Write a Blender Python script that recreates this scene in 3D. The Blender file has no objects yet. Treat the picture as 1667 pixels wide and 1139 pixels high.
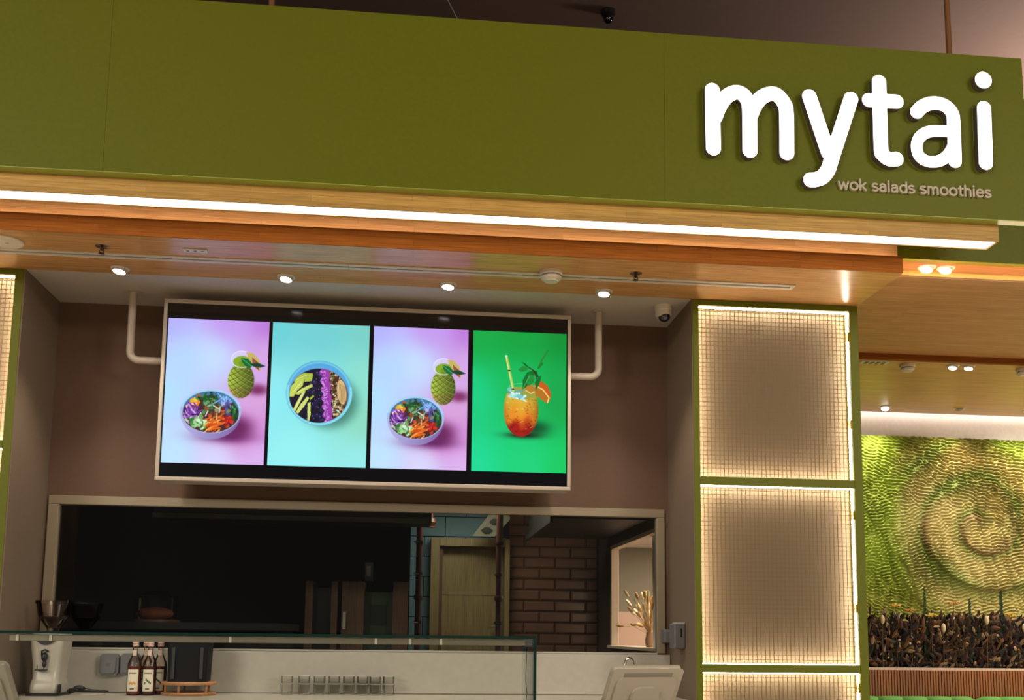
import bpy, math, random
import numpy as np
from mathutils import Vector, Matrix

# ---------------------------------------------------------------- camera, world, light
scene = bpy.context.scene
col = scene.collection
R = math.radians
EYE = Vector((0, 0, 1.30))
yaw, pit, rol = R(5.8), R(7.42), R(.66)
FPX = 1690.0
fw = Vector((math.sin(yaw)*math.cos(pit), math.cos(yaw)*math.cos(pit), math.sin(pit)))
r0 = Vector((math.cos(yaw), -math.sin(yaw), 0)); u0 = r0.cross(fw)
rt = r0*math.cos(rol)+u0*math.sin(rol); up = -r0*math.sin(rol)+u0*math.cos(rol)
cd = bpy.data.cameras.new('camera'); cam = bpy.data.objects.new('camera', cd); col.objects.link(cam)
M = Matrix((rt, up, -fw)).transposed().to_4x4(); M.translation = EYE
cam.matrix_world = M
cd.sensor_width = 36; cd.sensor_fit = 'HORIZONTAL'; cd.lens = FPX*36/1667; cd.shift_y = (810-569.5)/1667
cd.clip_start = .05; cd.clip_end = 100
scene.camera = cam
vs = scene.view_settings
vs.view_transform = 'Standard'; vs.look = 'None'; vs.gamma = 1; vs.use_curve_mapping = False; vs.exposure = 0.0

w = bpy.data.worlds.new('mall_ambient'); scene.world = w; w.use_nodes = True
w.node_tree.nodes['Background'].inputs[0].default_value = (1, .90, .78, 1)
w.node_tree.nodes['Background'].inputs[1].default_value = .09

def area(name, loc, sx, sy, power, color, target=None):
    l = bpy.data.lights.new(name, 'AREA'); l.shape = 'RECTANGLE'; l.size = sx; l.size_y = sy
    l.energy = power; l.color = color
    o = bpy.data.objects.new(name, l); col.objects.link(o); o.location = loc
    if target is not None:
        o.rotation_euler = (Vector(target)-Vector(loc)).to_track_quat('-Z', 'Y').to_euler()
    return o
WARM = (1, .91, .76)
area('mall_ceiling_lamp', (-5.3, -3.5, 5.1), 3.5, 4.0, 480, WARM)
area('mall_ceiling_lamp', (5.3, -3.5, 5.1), 3.5, 4.0, 480, WARM)
area('added_side_fill', (-9.0, -8.5, 4.5), 4.0, .8, 420, WARM, (0, 5, 1.8))  # unseen pair of side lamps added for low-angle fill on the shop front
area('added_side_fill', (9.5, -8.5, 4.5), 4.0, .8, 420, WARM, (0, 5, 1.8))
area('mall_cove_uplight', (5.2, 6.4, 4.1), .8, 1.2, 125, (1, .86, .74), (4.9, 6.3, 5.2))
area('alcove_added_fill', (4.9, 5.9, 2.78), 1.4, .8, 52, WARM)  # added fill out of view, lifts the alcove ceiling and white wall
area('kitchen_ceiling_lamp', (.45, 7.7, 2.37), .5, .4, 9.0, (1, .92, .72))
area('side_room_lamp', (2.5, 8.0, 2.05), .5, .8, 34, (1, .82, .68))

# ---------------------------------------------------------------- helpers
def lin(c):
    return tuple(((v/255)/12.92 if v/255 <= .04045 else ((v/255+.055)/1.055)**2.4) for v in c)

MATS = {}
def mat(name, c, rough=.5, metal=0, emit=0, ec=None, alpha=1, spec=.5, bump=0, bscale=200, coat=0):
    if name in MATS: return MATS[name]
    m = bpy.data.materials.new(name); m.use_nodes = True; n = m.node_tree.nodes; b = n['Principled BSDF']
    b.inputs['Base Color'].default_value = (*lin(c), 1); b.inputs['Roughness'].default_value = rough
    b.inputs['Metallic'].default_value = metal; b.inputs['Specular IOR Level'].default_value = spec
    b.inputs['Coat Weight'].default_value = coat
    if emit:
        b.inputs['Emission Color'].default_value = (*lin(ec or c), 1); b.inputs['Emission Strength'].default_value = emit
    if bump:
        t = n.new('ShaderNodeTexNoise'); t.inputs['Scale'].default_value = bscale; t.inputs['Detail'].default_value = 4
        tc = n.new('ShaderNodeTexCoord'); bp = n.new('ShaderNodeBump'); bp.inputs['Strength'].default_value = bump; bp.inputs['Distance'].default_value = .002
        L = m.node_tree.links; L.new(tc.outputs['Object'], t.inputs['Vector']); L.new(t.outputs['Fac'], bp.inputs['Height']); L.new(bp.outputs[0], b.inputs['Normal'])
        mx = n.new('ShaderNodeMix'); mx.data_type = 'RGBA'
        mx.inputs['A'].default_value = (*[v*.9 for v in lin(c)], 1); mx.inputs['B'].default_value = (*[min(1, v*1.1) for v in lin(c)], 1)
        L.new(t.outputs['Fac'], mx.inputs['Factor']); L.new(mx.outputs['Result'], b.inputs['Base Color'])
    MATS[name] = m; return m

def bamboo(name, c, rough=.4, stave=(.55, .022), vertical=False, var=.16, spec=.5):
    if name in MATS: return MATS[name]
    m = bpy.data.materials.new(name); m.use_nodes = True; n = m.node_tree.nodes; L = m.node_tree.links; b = n['Principled BSDF']
    tc = n.new('ShaderNodeTexCoord'); mp = n.new('ShaderNodeMapping')
    L.new(tc.outputs['Object'], mp.inputs['Vector'])
    br = n.new('ShaderNodeTexBrick')
    # staves: brick texture in a plane that runs along x, stacked over y+z
    sx = n.new('ShaderNodeSeparateXYZ'); L.new(mp.outputs[0], sx.inputs[0])
    ad = n.new('ShaderNodeMath'); ad.operation = 'ADD'; L.new(sx.outputs['Y'], ad.inputs[0]); L.new(sx.outputs['Z'], ad.inputs[1])
    cx = n.new('ShaderNodeCombineXYZ')
    if vertical: L.new(sx.outputs['Z'], cx.inputs['X']); L.new(sx.outputs['X'], cx.inputs['Y'])
    else: L.new(sx.outputs['X'], cx.inputs['X']); L.new(ad.outputs[0], cx.inputs['Y'])
    br.inputs['Scale'].default_value = 1; br.inputs['Mortar Size'].default_value = .0006; br.inputs['Brick Width'].default_value = stave[0]; br.inputs['Row Height'].default_value = stave[1]
    br.offset = .37
    L.new(cx.outputs[0], br.inputs['Vector'])
    l = lin(c)
    br.inputs['Color1'].default_value = (*[v*(1+var) for v in l], 1); br.inputs['Color2'].default_value = (*[v*(1-var) for v in l], 1); br.inputs['Mortar'].default_value = (*[v*.62 for v in l], 1)
    mp2 = n.new('ShaderNodeMapping'); mp2.inputs['Scale'].default_value = (6, 160, 1); L.new(cx.outputs[0], mp2.inputs['Vector'])
    ns = n.new('ShaderNodeTexNoise'); ns.inputs['Scale'].default_value = 1; ns.inputs['Detail'].default_value = 5; L.new(mp2.outputs[0], ns.inputs['Vector'])
    rp = n.new('ShaderNodeValToRGB'); rp.color_ramp.elements[0].position = .3; rp.color_ramp.elements[0].color = (.62, .58, .52, 1); rp.color_ramp.elements[1].position = .68; rp.color_ramp.elements[1].color = (1.1, 1.1, 1.1, 1)
    L.new(ns.outputs['Fac'], rp.inputs[0])
    mx = n.new('ShaderNodeMix'); mx.data_type = 'RGBA'; mx.blend_type = 'MULTIPLY'; mx.inputs['Factor'].default_value = .8
    L.new(br.outputs['Color'], mx.inputs['A']); L.new(rp.outputs['Color'], mx.inputs['B']); L.new(mx.outputs['Result'], b.inputs['Base Color'])
    b.inputs['Roughness'].default_value = rough; b.inputs['Specular IOR Level'].default_value = spec
    MATS[name] = m; return m

def glassy(name, tint=(1, 1, 1), ior=1.45, rough=0.0, dark=0):
    if name in MATS: return MATS[name]
    m = bpy.data.materials.new(name); m.use_nodes = True; n = m.node_tree.nodes; L = m.node_tree.links
    n.remove(n['Principled BSDF']); o = n['Material Output']
    t = n.new('ShaderNodeBsdfTransparent'); t.inputs[0].default_value = (*tint, 1)
    g = n.new('ShaderNodeBsdfGlossy'); g.inputs['Roughness'].default_value = rough
    f = n.new('ShaderNodeFresnel'); f.inputs['IOR'].default_value = ior
    mx = n.new('ShaderNodeMixShader'); L.new(f.outputs[0], mx.inputs[0]); L.new(t.outputs[0], mx.inputs[1]); L.new(g.outputs[0], mx.inputs[2]); L.new(mx.outputs[0], o.inputs[0])
    MATS[name] = m; return m

def attrmat(name, rough=.6, emit=0, bumpy=False):
    if name in MATS: return MATS[name]
    m = bpy.data.materials.new(name); m.use_nodes = True; n = m.node_tree.nodes; L = m.node_tree.links; b = n['Principled BSDF']
    a = n.new('ShaderNodeAttribute'); a.attribute_name = 'Col'
    b.inputs['Roughness'].default_value = rough
    if emit:
        b.inputs['Specular IOR Level'].default_value = .2; b.inputs['Base Color'].default_value = (.004, .004, .005, 1); L.new(a.outputs['Color'], b.inputs['Emission Color']); b.inputs['Emission Strength'].default_value = emit
    else: L.new(a.outputs['Color'], b.inputs['Base Color'])
    MATS[name] = m; return m

class MB:
    def __init__(s): s.v = []; s.f = []; s.c = []
    def add(s, vs_, fs, c=None):
        k = len(s.v); s.v += [tuple(p) for p in vs_]; s.f += [tuple(i+k for i in f) for f in fs]
        s.c += [c]*len(vs_); return s
    def box(s, x0, x1, y0, y1, z0, z1, c=None):
        return s.add([(x0,y0,z0),(x1,y0,z0),(x1,y1,z0),(x0,y1,z0),(x0,y0,z1),(x1,y0,z1),(x1,y1,z1),(x0,y1,z1)],
                     [(0,3,2,1),(4,5,6,7),(0,1,5,4),(1,2,6,5),(2,3,7,6),(3,0,4,7)], c)
    def tube(s, pts, r, n=12, caps=True, c=None):
        pts = [Vector(p) for p in pts]; rs = r if isinstance(r, (list, tuple)) else [r]*len(pts)
        vs_ = []; fs = []; prev = None
        for i, p in enumerate(pts):
            d = (pts[min(i+1, len(pts)-1)]-pts[max(i-1, 0)]).normalized()
            if prev is None:
                a = Vector((0, 0, 1)) if abs(d.z) < .9 else Vector((1, 0, 0)); e = d.cross(a).normalized()
            else: e = (prev-d*prev.dot(d)).normalized()
            prev = e; g = d.cross(e)
            for k in range(n):
                t = 2*math.pi*k/n; vs_.append(p+(e*math.cos(t)+g*math.sin(t))*rs[i])
        for i in range(len(pts)-1):
            for k in range(n):
                k2 = (k+1) % n; fs.append((i*n+k, i*n+k2, (i+1)*n+k2, (i+1)*n+k))
        if caps:
            fs.append(tuple(range(n-1, -1, -1))); fs.append(tuple((len(pts)-1)*n+k for k in range(n)))
        return s.add(vs_, fs, c)
    def lathe(s, prof, n=24, o=(0, 0, 0), flip=1, close=False, c=None):
        vs_ = []; fs = []
        for r, z in prof:
            for k in range(n):
                t = 2*math.pi*k/n; vs_.append((o[0]+r*math.cos(t), o[1]+r*math.sin(t), o[2]+z))
        m = len(prof)
        for i in range(m-1):
            for k in range(n):
                k2 = (k+1) % n; fs.append((i*n+k, i*n+k2, (i+1)*n+k2, (i+1)*n+k))
        if prof[0][0] > 1e-6: fs.append(tuple(range(n-1, -1, -1)))
        if prof[-1][0] > 1e-6: fs.append(tuple((m-1)*n+k for k in range(n)))
        return s.add(vs_, fs, c)
    def prism(s, poly, a0, a1, axis='y', c=None):
        n = len(poly); vs_ = []
        for a in (a0, a1):
            for p, q in poly:
                vs_.append((p, a, q) if axis == 'y' else (a, p, q) if axis == 'x' else (p, q, a))
        fs = [tuple(range(n)), tuple(range(2*n-1, n-1, -1))]+[(i, (i+1) % n+n*0, (i+1) % n+n, i+n) for i in range(n)]
        return s.add(vs_, [f[::-1] if axis != 'y' else f for f in fs], c)
    def ell(s, c0, rx, ry, rz, n=8, m=5, rot=None, c=None):
        vs_ = []; fs = []
        for i in range(m+1):
            ph = math.pi*i/m
            for k in range(n):
                t = 2*math.pi*k/n; p = Vector((rx*math.sin(ph)*math.cos(t), ry*math.sin(ph)*math.sin(t), rz*math.cos(ph)))
                if rot is not None: p = rot @ p
                vs_.append(p+Vector(c0))
        for i in range(m):
            for k in range(n):
                k2 = (k+1) % n; fs.append((i*n+k, (i+1)*n+k, (i+1)*n+k2, i*n+k2))
        return s.add(vs_, fs, c)
    def xf(s, Mx):
        s.v = [tuple(Mx @ Vector(p)) for p in s.v]; return s

def origin_of(o):
    v = Vector((0, 0, 0))
    while o is not None: v += o.location; o = o.parent
    return v

def build(mb, name, m, parent=None, smooth=None, bevel=0, label=None, loc=None, kind=None, seg=2):
    """mesh object from world coordinates; its origin is the parent's origin (or loc)"""
    me = bpy.data.meshes.new(name)
    off = origin_of(parent) if parent is not None else Vector(loc or (0, 0, 0))
    me.from_pydata([(p[0]-off.x, p[1]-off.y, p[2]-off.z) for p in mb.v], [], mb.f)
    if any(c is not None for c in mb.c):
        at = me.color_attributes.new('Col', 'FLOAT_COLOR', 'POINT')
        at.data.foreach_set('color', np.array([(*(c or (1, 1, 1)), 1) for c in mb.c], np.float32).ravel())
    me.materials.append(m); me.validate(); me.update()
    if smooth: me.shade_smooth(); me.set_sharp_from_angle(angle=R(smooth))
    o = bpy.data.objects.new(name, me); col.objects.link(o)
    if parent is not None: o.parent = parent
    else: o.location = off
    if bevel:
        b = o.modifiers.new('bevel', 'BEVEL'); b.width = bevel; b.segments = seg; b.limit_method = 'ANGLE'
    if label: o['label'] = label
    if kind: o['kind'] = kind
    return o

def tag(o, label, cat, group=None, kind=None):
    o['label'] = label; o['category'] = cat
    if group: o['group'] = group
    if kind: o['kind'] = kind
    return o

def thing(name, label, cat, loc=(0, 0, 0), group=None, kind=None):
    o = bpy.data.objects.new(name, None); col.objects.link(o); o.location = loc; o.empty_display_size = .05
    return tag(o, label, cat, group, kind)

def dup(o, loc, label=None, rz=None, parent=None):
    c = o.copy(); col.objects.link(c)
    if parent is not None: c.parent = parent
    if loc is not None: c.location = loc
    if rz is not None: c.rotation_euler = (0, 0, rz)
    if label: c['label'] = label
    for ch in list(o.children): dup(ch, None, None, None, c)
    return c

def bx(*a): return MB().box(*a)
def struct(name, mb, m, label, cat, bevel=0, smooth=None):
    return tag(build(mb, name, m, bevel=bevel, smooth=smooth), label, cat, kind='structure')

def holed(x0, x1, z0, z1, hx0, hx1, hz0, hz1, y0, y1, swap=False):
    """one wall slab with a rectangular opening (in the x-z plane, or y-z when swap)"""
    mb = MB(); xs = [x0, hx0, hx1, x1]; zs = [z0, hz0, hz1, z1]; vs_ = []; fs = []
    for y in (y0, y1):
        for z in zs:
            for x in xs: vs_.append((y, x, z) if swap else (x, y, z))
    g = lambda k, i, j: k*16+j*4+i
    for j in range(3):
        for i in range(3):
            if i == 1 and j == 1: continue
            fs.append((g(0,i,j), g(0,i+1,j), g(0,i+1,j+1), g(0,i,j+1))); fs.append((g(1,i,j), g(1,i,j+1), g(1,i+1,j+1), g(1,i+1,j)))
    for i in range(3):
        fs.append((g(0,i,0), g(1,i,0), g(1,i+1,0), g(0,i+1,0))); fs.append((g(0,i,3), g(0,i+1,3), g(1,i+1,3), g(1,i,3)))
        fs.append((g(0,0,i), g(0,0,i+1), g(1,0,i+1), g(1,0,i))); fs.append((g(0,3,i), g(1,3,i), g(1,3,i+1), g(0,3,i+1)))
    fs += [(g(0,1,1), g(0,2,1), g(1,2,1), g(1,1,1)), (g(0,1,2), g(1,1,2), g(1,2,2), g(0,2,2)), (g(0,1,1), g(1,1,1), g(1,1,2), g(0,1,2)), (g(0,2,1), g(0,2,2), g(1,2,2), g(1,2,1))]
    return mb.add(vs_, fs)

# ---------------------------------------------------------------- materials
GREEN = mat('olive_green_laminate', (98, 104, 20), .5, spec=.2, bump=.05, bscale=60)
PAINT = mat('beige_wall_paint', (116, 99, 82), .8, bump=.08, bscale=90)
PAINTD = mat('taupe_wall_paint', (100, 75, 60), .8, bump=.1, bscale=60)
CREAM = mat('cream_laminate', (184, 178, 166), .35, bump=.02, bscale=30)
FRAMEC = mat('cream_frame_paint', (142, 128, 106), .5)
WHITE = mat('white_plastic', (204, 194, 180), .35)
WHITEP = mat('white_wall_paint', (240, 236, 232), .8, bump=.04, bscale=50)
WOOD = bamboo('bamboo_soffit', (205, 154, 98), .27, (1.1, .03), var=.07)
WOODF = bamboo('bamboo_front', (194, 155, 86), .5, (.62, .024), var=.13, spec=.3)
WOODD = bamboo('bamboo_caramel', (140, 80, 26), .6, (.62, .026), var=.12, spec=.08)
WOODC = bamboo('bamboo_alcove_ceiling', (198, 146, 96), .5, (.9, .028), var=.09)
DARK = mat('black_plastic', (20, 18, 20), .35)
STEEL = mat('brushed_steel', (136, 128, 114), .36, .6)
CHROME = mat('chrome', (215, 210, 205), .12, 1)
GREY = mat('grey_plastic', (106, 105, 108), .4)
TEAL = mat('green_glass_edge', (10, 44, 40), .08, spec=.8)
GLASS = glassy('clear_glass', (.97, .99, .98), 1.35)
PANE = glassy('window_glass', (.9, .92, .9), 1.42)
LAMP = mat('lit_lamp_lens', (255, 250, 240), .4, emit=9)
COVE = mat('warm_cove_led', (255, 190, 110), .4, emit=20, ec=(255, 240, 220))
LEDBAR = mat('white_led_diffuser', (255, 250, 240), .4, emit=3.2, ec=(255, 246, 232))
EDGELED = mat('panel_edge_led', (255, 224, 170), .4, emit=52, ec=(255, 240, 216))
DULL = mat('unlit_lamp_lens', (150, 130, 100), .3)

# ---------------------------------------------------------------- structure: mall shell
struct('floor', bx(-9, 11, -10, 12, -.05, 0), mat('beige_stone_floor', (222, 204, 174), .35, bump=.03, bscale=8), 'beige stone floor of the food court, below the counters', 'floor')
struct('ceiling', bx(-9, 11, -10, 12, 5.2, 5.3), mat('brown_ceiling_paint', (104, 82, 72), .85, bump=.1, bscale=20), 'dark brown mall ceiling above the green signboard', 'ceiling')
struct('ceiling_kitchen', bx(-2.6, 1.6, 5.03, 8.6, 2.4, 2.46), mat('kitchen_ceiling_paint', (90, 80, 70), .8), 'dim kitchen ceiling seen through the serving window', 'ceiling')
struct('ceiling_leak_block', bx(-3.6, 6.3, 4.6, 9.6, 3.3, 3.36), mat('roof_board', (70, 60, 50), .8), 'unseen roof board added over the kiosk to block light leaks', 'roof')  # slab added out of view to keep lamp light from leaking in

# soffit over the counter: front lip with a light groove behind it, then the bamboo riser
struct('ceiling_soffit', MB().prism([(4.085,2.844),(4.545,2.844),(4.545,2.92),(4.172,2.92),(4.172,2.872),(4.095,2.872),(4.095,2.917),(4.085,2.917)], -3.4, 2.082, 'x'), WOOD,
       'long bamboo soffit above the counter with downlights and a slot vent', 'soffit')
struct('trim_1', bx(-3.4, 2.083, 4.081, 4.085, 2.8445, 2.9172), WOODD, 'dark caramel bamboo front edge of the soffit', 'trim')
struct('trim_2', bx(-3.4, 2.09, 4.14, 4.172, 2.8725, 3.25), bamboo('bamboo_riser', (200, 160, 110), .5, (.62, .024), var=.1, spec=.2), 'bamboo riser glowing in the cove light above the soffit edge', 'trim')
tag(build(bx(-3.38, 2.07, 4.10, 4.112, 2.8725, 2.880), 'cove_light', COVE), 'warm cove light strip hidden on top of the counter soffit', 'cove light')
struct('ceiling_recess', bx(-1.674, 1.286, 4.545, 5.0, 2.844, 2.90), mat('recess_ceiling_paint', (182, 174, 164), .75, bump=.05, bscale=60), 'beige ceiling of the counter recess above the menu screens', 'ceiling')
struct('wall_left', MB().prism([(-1.6795, 4.541), (-1.674, 4.541), (-1.674, 5.0), (-1.76, 5.0), (-1.76, 4.742), (-1.6795, 4.742)], 0, 2.844, 'z'), PAINT, 'beige side wall of the recess beside the left lattice pillar', 'wall')
struct('wall_right', MB().prism([(1.286, 4.5415), (1.2895, 4.5415), (1.2895, 4.742), (1.34, 4.742), (1.34, 5.0), (1.286, 5.0)], 0, 2.844, 'z'), PAINT, 'beige side wall of the recess beside the right lattice pillar', 'wall')
struct('wall_back', holed(-1.674, 1.286, 0, 2.844, -1.66, 1.264, 1.21, 1.913, 5.0, 5.03), PAINTD, 'taupe back wall of the recess behind the menu screens', 'wall')
# serving window
w1 = thing('window_1', 'wide serving window into the dark kitchen with a cream frame', 'window', (-.2, 5.0, 1.21), kind='structure')
build(bx(-1.66, 1.264, 4.985, 5.03, 1.872, 1.913), 'frame_top', FRAMEC, w1, bevel=.003)
build(bx(-1.66, -1.612, 4.985, 5.03, 1.21, 1.872), 'frame_side', FRAMEC, w1, bevel=.003)
build(bx(1.224, 1.264, 4.985, 5.03, 1.21, 1.872), 'frame_side', FRAMEC, w1, bevel=.003)
build(bx(-1.612, 1.224, 4.985, 5.03, 1.205, 1.213), 'sill', CREAM, w1, bevel=.002)
build(bx(-1.612, 1.224, 5.010, 5.016, 1.213, 1.872), 'pane', PANE, w1, label='reflecting window glass')
# backsplash and counter
struct('trim_3', bx(-1.672, 1.284, 4.975, 4.999, 1.012, 1.204), CREAM, 'cream backsplash panel between back counter and serving window', 'backsplash', bevel=.003)
ctr = thing('back_counter', 'cream back counter in the recess carrying tumblers and bottles', 'counter', (-.2, 4.7, 0))
build(bx(-1.672, 1.284, 4.42, 4.998, .975, 1.01), 'worktop', CREAM, ctr, bevel=.004)
for k in range(4):
    x0 = -1.67+k*.7385
    d_ = build(bx(x0+.003, x0+.7355, 4.47, 4.49, .10, .965), 'cabinet_door', CREAM, ctr, bevel=.003)
    build(bx(x0+.30, x0+.44, 4.455, 4.469, .90, .915), 'handle', STEEL, d_)
build(bx(-1.672, 1.284, 4.49, 4.998, 0, .975), 'body', CREAM, ctr)

# ---------------------------------------------------------------- signboard
fa = thing('signboard_fascia', 'long olive green signboard carrying the white illuminated lettering', 'signboard', (-.4, 3.87, 3.0))
for x0, x1 in ((-3.33, -1.1703), (-1.1697, .9877), (.9883, 2.522)):
    build(bx(x0, x1, 3.85, 3.895, 3.004, 3.718), 'panel', GREEN, fa, bevel=.0004)
build(bx(-3.33, 2.522, 3.8505, 3.8955, 3.0005, 3.0035), 'bottom_edge', mat('underlit_green', (150, 164, 70), .4), fa, label='lower edge painted lighter green for light from below')  # brighter green paints in the light caught by the signboard underside
build(bx(-3.33, 2.40, 3.896, 3.94, 3.0045, 3.70), 'backing_frame', mat('dark_backing', (40, 38, 20), .7), fa)
struct('trim_4', bx(2.095, 6.2, 4.22, 4.255, 2.963, 3.75), GREEN, 'olive green beam behind the right end of the light bar', 'beam')
struct('trim_5', bx(-3.4, 2.095, 4.173, 4.26, 2.93, 3.75), GREEN, 'olive green beam behind the bamboo riser over the counter', 'beam')
# light bar
lb = thing('linear_light_bar', 'long bamboo light bar with white diffuser under the green signboard', 'light bar', (-.4, 3.94, 2.93))
hb = MB(); hb.prism([(3.898,2.929),(3.906,2.929),(3.906,2.937),(3.984,2.937),(3.984,2.929),(3.992,2.929),(3.992,3.003),(3.898,3.003)], -3.3, 2.41, 'x')
build(hb, 'housing', WOODF, lb)
build(bx(-3.29, 2.40, 3.9085, 3.982, 2.9305, 2.9365), 'diffuser', LEDBAR, lb, label='glowing white diffuser')
build(bx(2.402, 2.4098, 3.9085, 3.982, 2.929, 2.9365), 'end_cap', WOODF, lb)

# rods and wire that carry the signboard
ROD = bamboo('rod_wood', (120, 80, 44), .5, (.8, .05), vertical=True)
for x, wd in ((-.59, 'left'), (2.262, 'right')):
    r_ = thing('suspension_rod', f'brown rod holding up the signboard, {"above its plain middle" if wd == "left" else "behind its lettered end"}', 'rod', (x, 3.9535, 3.6), group='signboard rods')
    build(MB().tube([(x, 3.9535, 3.6), (x, 3.9535, 5.18)], .012, 14), 'rod', ROD, r_, smooth=40)
    build(MB().lathe([(.03, 0), (.03, .015), (.013, .02)], 18, (x, 3.9535, 5.18)), 'ceiling_plate', ROD, r_, smooth=40)
tag(build(MB().tube([(.165, 3.951, 3.69), (.155, 3.951, 3.78), (.114, 3.951, 3.86), (.04, 3.97, 3.96), (-.06, 4.0, 4.3), (-.1, 4.0, 5.2)], .0022, 6), 'hanging_wire', GREY, smooth=60),
    'thin grey wire curving down to the top of the signboard', 'wire')
cs = thing('ceiling_sensor', 'small dark sensor on the brown ceiling above the signboard', 'sensor', (1.186, 6.014, 5.2))
build(MB().lathe([(.045, 0), (.045, -.03), (.03, -.04)], 18, (1.186, 6.014, 5.2)), 'base', DARK, cs, smooth=40)
build(MB().ell((1.186, 6.014, 5.15), .032, .032, .035, 14, 8), 'lens', mat('smoked_dome', (8, 7, 9), .1), cs, smooth=60)

# ---------------------------------------------------------------- lettering (strokes -> outline -> solid)
def seg_sdf(PX, PZ, a, b):
    ax, az = a; dx, dz = b[0]-ax, b[1]-az; L2 = dx*dx+dz*dz+1e-12
    t = np.clip(((PX-ax)*dx+(PZ-az)*dz)/L2, 0, 1)
    return np.hypot(PX-ax-t*dx, PZ-az-t*dz)

def smooth_line(pts, n=6):
    if len(pts) < 3: return pts
    out = []; P = [np.array(p) for p in pts]
    for i in range(len(P)-1):
        p0 = P[max(i-1, 0)]; p1 = P[i]; p2 = P[i+1]; p3 = P[min(i+2, len(P)-1)]
        for k in range(n):
            t = k/n
            out.append(tuple(.5*(2*p1+(p2-p0)*t+(2*p0-5*p1+4*p2-p3)*t*t+(3*p1-p0-3*p2+p3)*t**3)))
    out.append(tuple(P[-1])); return out

def solid_letter(strokes, hw, step, y_face, y_back, dots=(), hws=None):
    """marching squares on the distance field of the strokes: (face mesh, side mesh)"""
    allp = [p for s in strokes for p in s]+[d[:2] for d in dots]
    md = max([hw]+[d[2] for d in dots])+2*step
    x0 = min(p[0] for p in allp)-md; x1 = max(p[0] for p in allp)+md; z0 = min(p[1] for p in allp)-md; z1 = max(p[1] for p in allp)+md
    nx = int((x1-x0)/step)+1; nz = int((z1-z0)/step)+1
    X = x0+np.arange(nx)*step; Z = z0+np.arange(nz)*step; PX, PZ = np.meshgrid(X, Z, indexing='ij')
    D = np.full(PX.shape, 9.)
    for k, s in enumerate(strokes):
        s = smooth_line(s); h_ = hws[k] if hws else hw
        for a, b in zip(s, s[1:]): D = np.minimum(D, seg_sdf(PX, PZ, a, b)-h_)
    for d in dots: D = np.minimum(D, np.hypot(PX-d[0], PZ-d[1])-d[2])
    vid = {}; V = []; F = []; E = []
    def node(i, j):
        k = (i, j)
        if k not in vid: vid[k] = len(V); V.append((X[i], Z[j]))
        return vid[k]
    def cut(i, j, i2, j2):
        if (i2, j2) < (i, j): i, j, i2, j2 = i2, j2, i, j
        k = (i, j, i2, j2)
        if k not in vid:
            t = D[i, j]/(D[i, j]-D[i2, j2]); vid[k] = len(V); V.append((X[i]+(X[i2]-X[i])*t, Z[j]+(Z[j2]-Z[j])*t))
        return vid[k]
    for i in range(nx-1):
        for j in range(nz-1):
            cs_ = [(i, j), (i+1, j), (i+1, j+1), (i, j+1)]; ins = [D[c] < 0 for c in cs_]
            if not any(ins): continue
            poly = []; cuts = []
            for k in range(4):
                a, b = cs_[k], cs_[(k+1) % 4]
                if ins[k]: poly.append(node(*a))
                if ins[k] != ins[(k+1) % 4]:
                    c = cut(*a, *b); poly.append(c); cuts.append((c, ins[k]))
            F.append(tuple(poly))
            if len(cuts) == 2:
                (c1, out1), (c2, _) = cuts
                E.append((c1, c2) if out1 else (c2, c1))
    face = MB(); face.add([(x, y_face, z) for x, z in V], F)
    side = MB(); n = len(V)
    side.add([(x, y_face+.0004, z) for x, z in V]+[(x, y_back, z) for x, z in V], [(a, b, b+n, a+n) for a, b in E])
    return face, side

BIG = {'m': ([[(1.176, 3.467), (1.177, 3.222)], [(1.186, 3.355), (1.204, 3.400), (1.233, 3.442), (1.270, 3.464), (1.300, 3.458), (1.321, 3.430), (1.328, 3.386), (1.327, 3.221)], [(1.330, 3.365), (1.350, 3.412), (1.380, 3.450), (1.418, 3.468), (1.445, 3.463), (1.471, 3.432), (1.481, 3.39), (1.479, 3.22)]], []),
       'y': ([[(1.579, 3.467), (1.651, 3.232)], [(1.754, 3.468), (1.668, 3.216), (1.648, 3.159), (1.622, 3.126), (1.592, 3.114), (1.575, 3.112)]], []),
       't': ([[(1.876, 3.55), (1.874, 3.274), (1.880, 3.242), (1.896, 3.224), (1.917, 3.219), (1.937, 3.222)], [(1.831, 3.468), (1.947, 3.469)]], []),
       'a': ([[(2.033, 3.43), (2.055, 3.453), (2.086, 3.469), (2.121, 3.474), (2.156, 3.465), (2.182, 3.439), (2.189, 3.396), (2.187, 3.228)], [(2.189, 3.356), (2.104, 3.352), (2.067, 3.342), (2.038, 3.318), (2.026, 3.283), (2.032, 3.246), (2.055, 3.225), (2.089, 3.219), (2.127, 3.228), (2.16, 3.254), (2.186, 3.298)]], []),
       'i': ([[(2.324, 3.466), (2.320, 3.229)]], [(2.327, 3.589, .0365)])}
FACE = mat('lit_letter_face', (255, 255, 255), .4, emit=2.2, ec=(255, 250, 244))
SIDE = mat('letter_side', (88, 78, 72), .5)
sg = thing('illuminated_sign', 'large glowing white lowercase word on the green signboard', 'sign', (1.75, 3.83, 3.1))
for ch, (st, dots) in BIG.items():
    fm, sm = solid_letter(st, .0305, .0042, 3.816, 3.8495, dots, (.029, .0245) if ch == 'a' else None)
    l_ = build(sm, 'letter', SIDE, sg, smooth=50, label=f'letter {ch} with dark sides')
    build(fm, 'letter_face', FACE, l_, label=f'glowing white face of letter {ch}')

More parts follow.
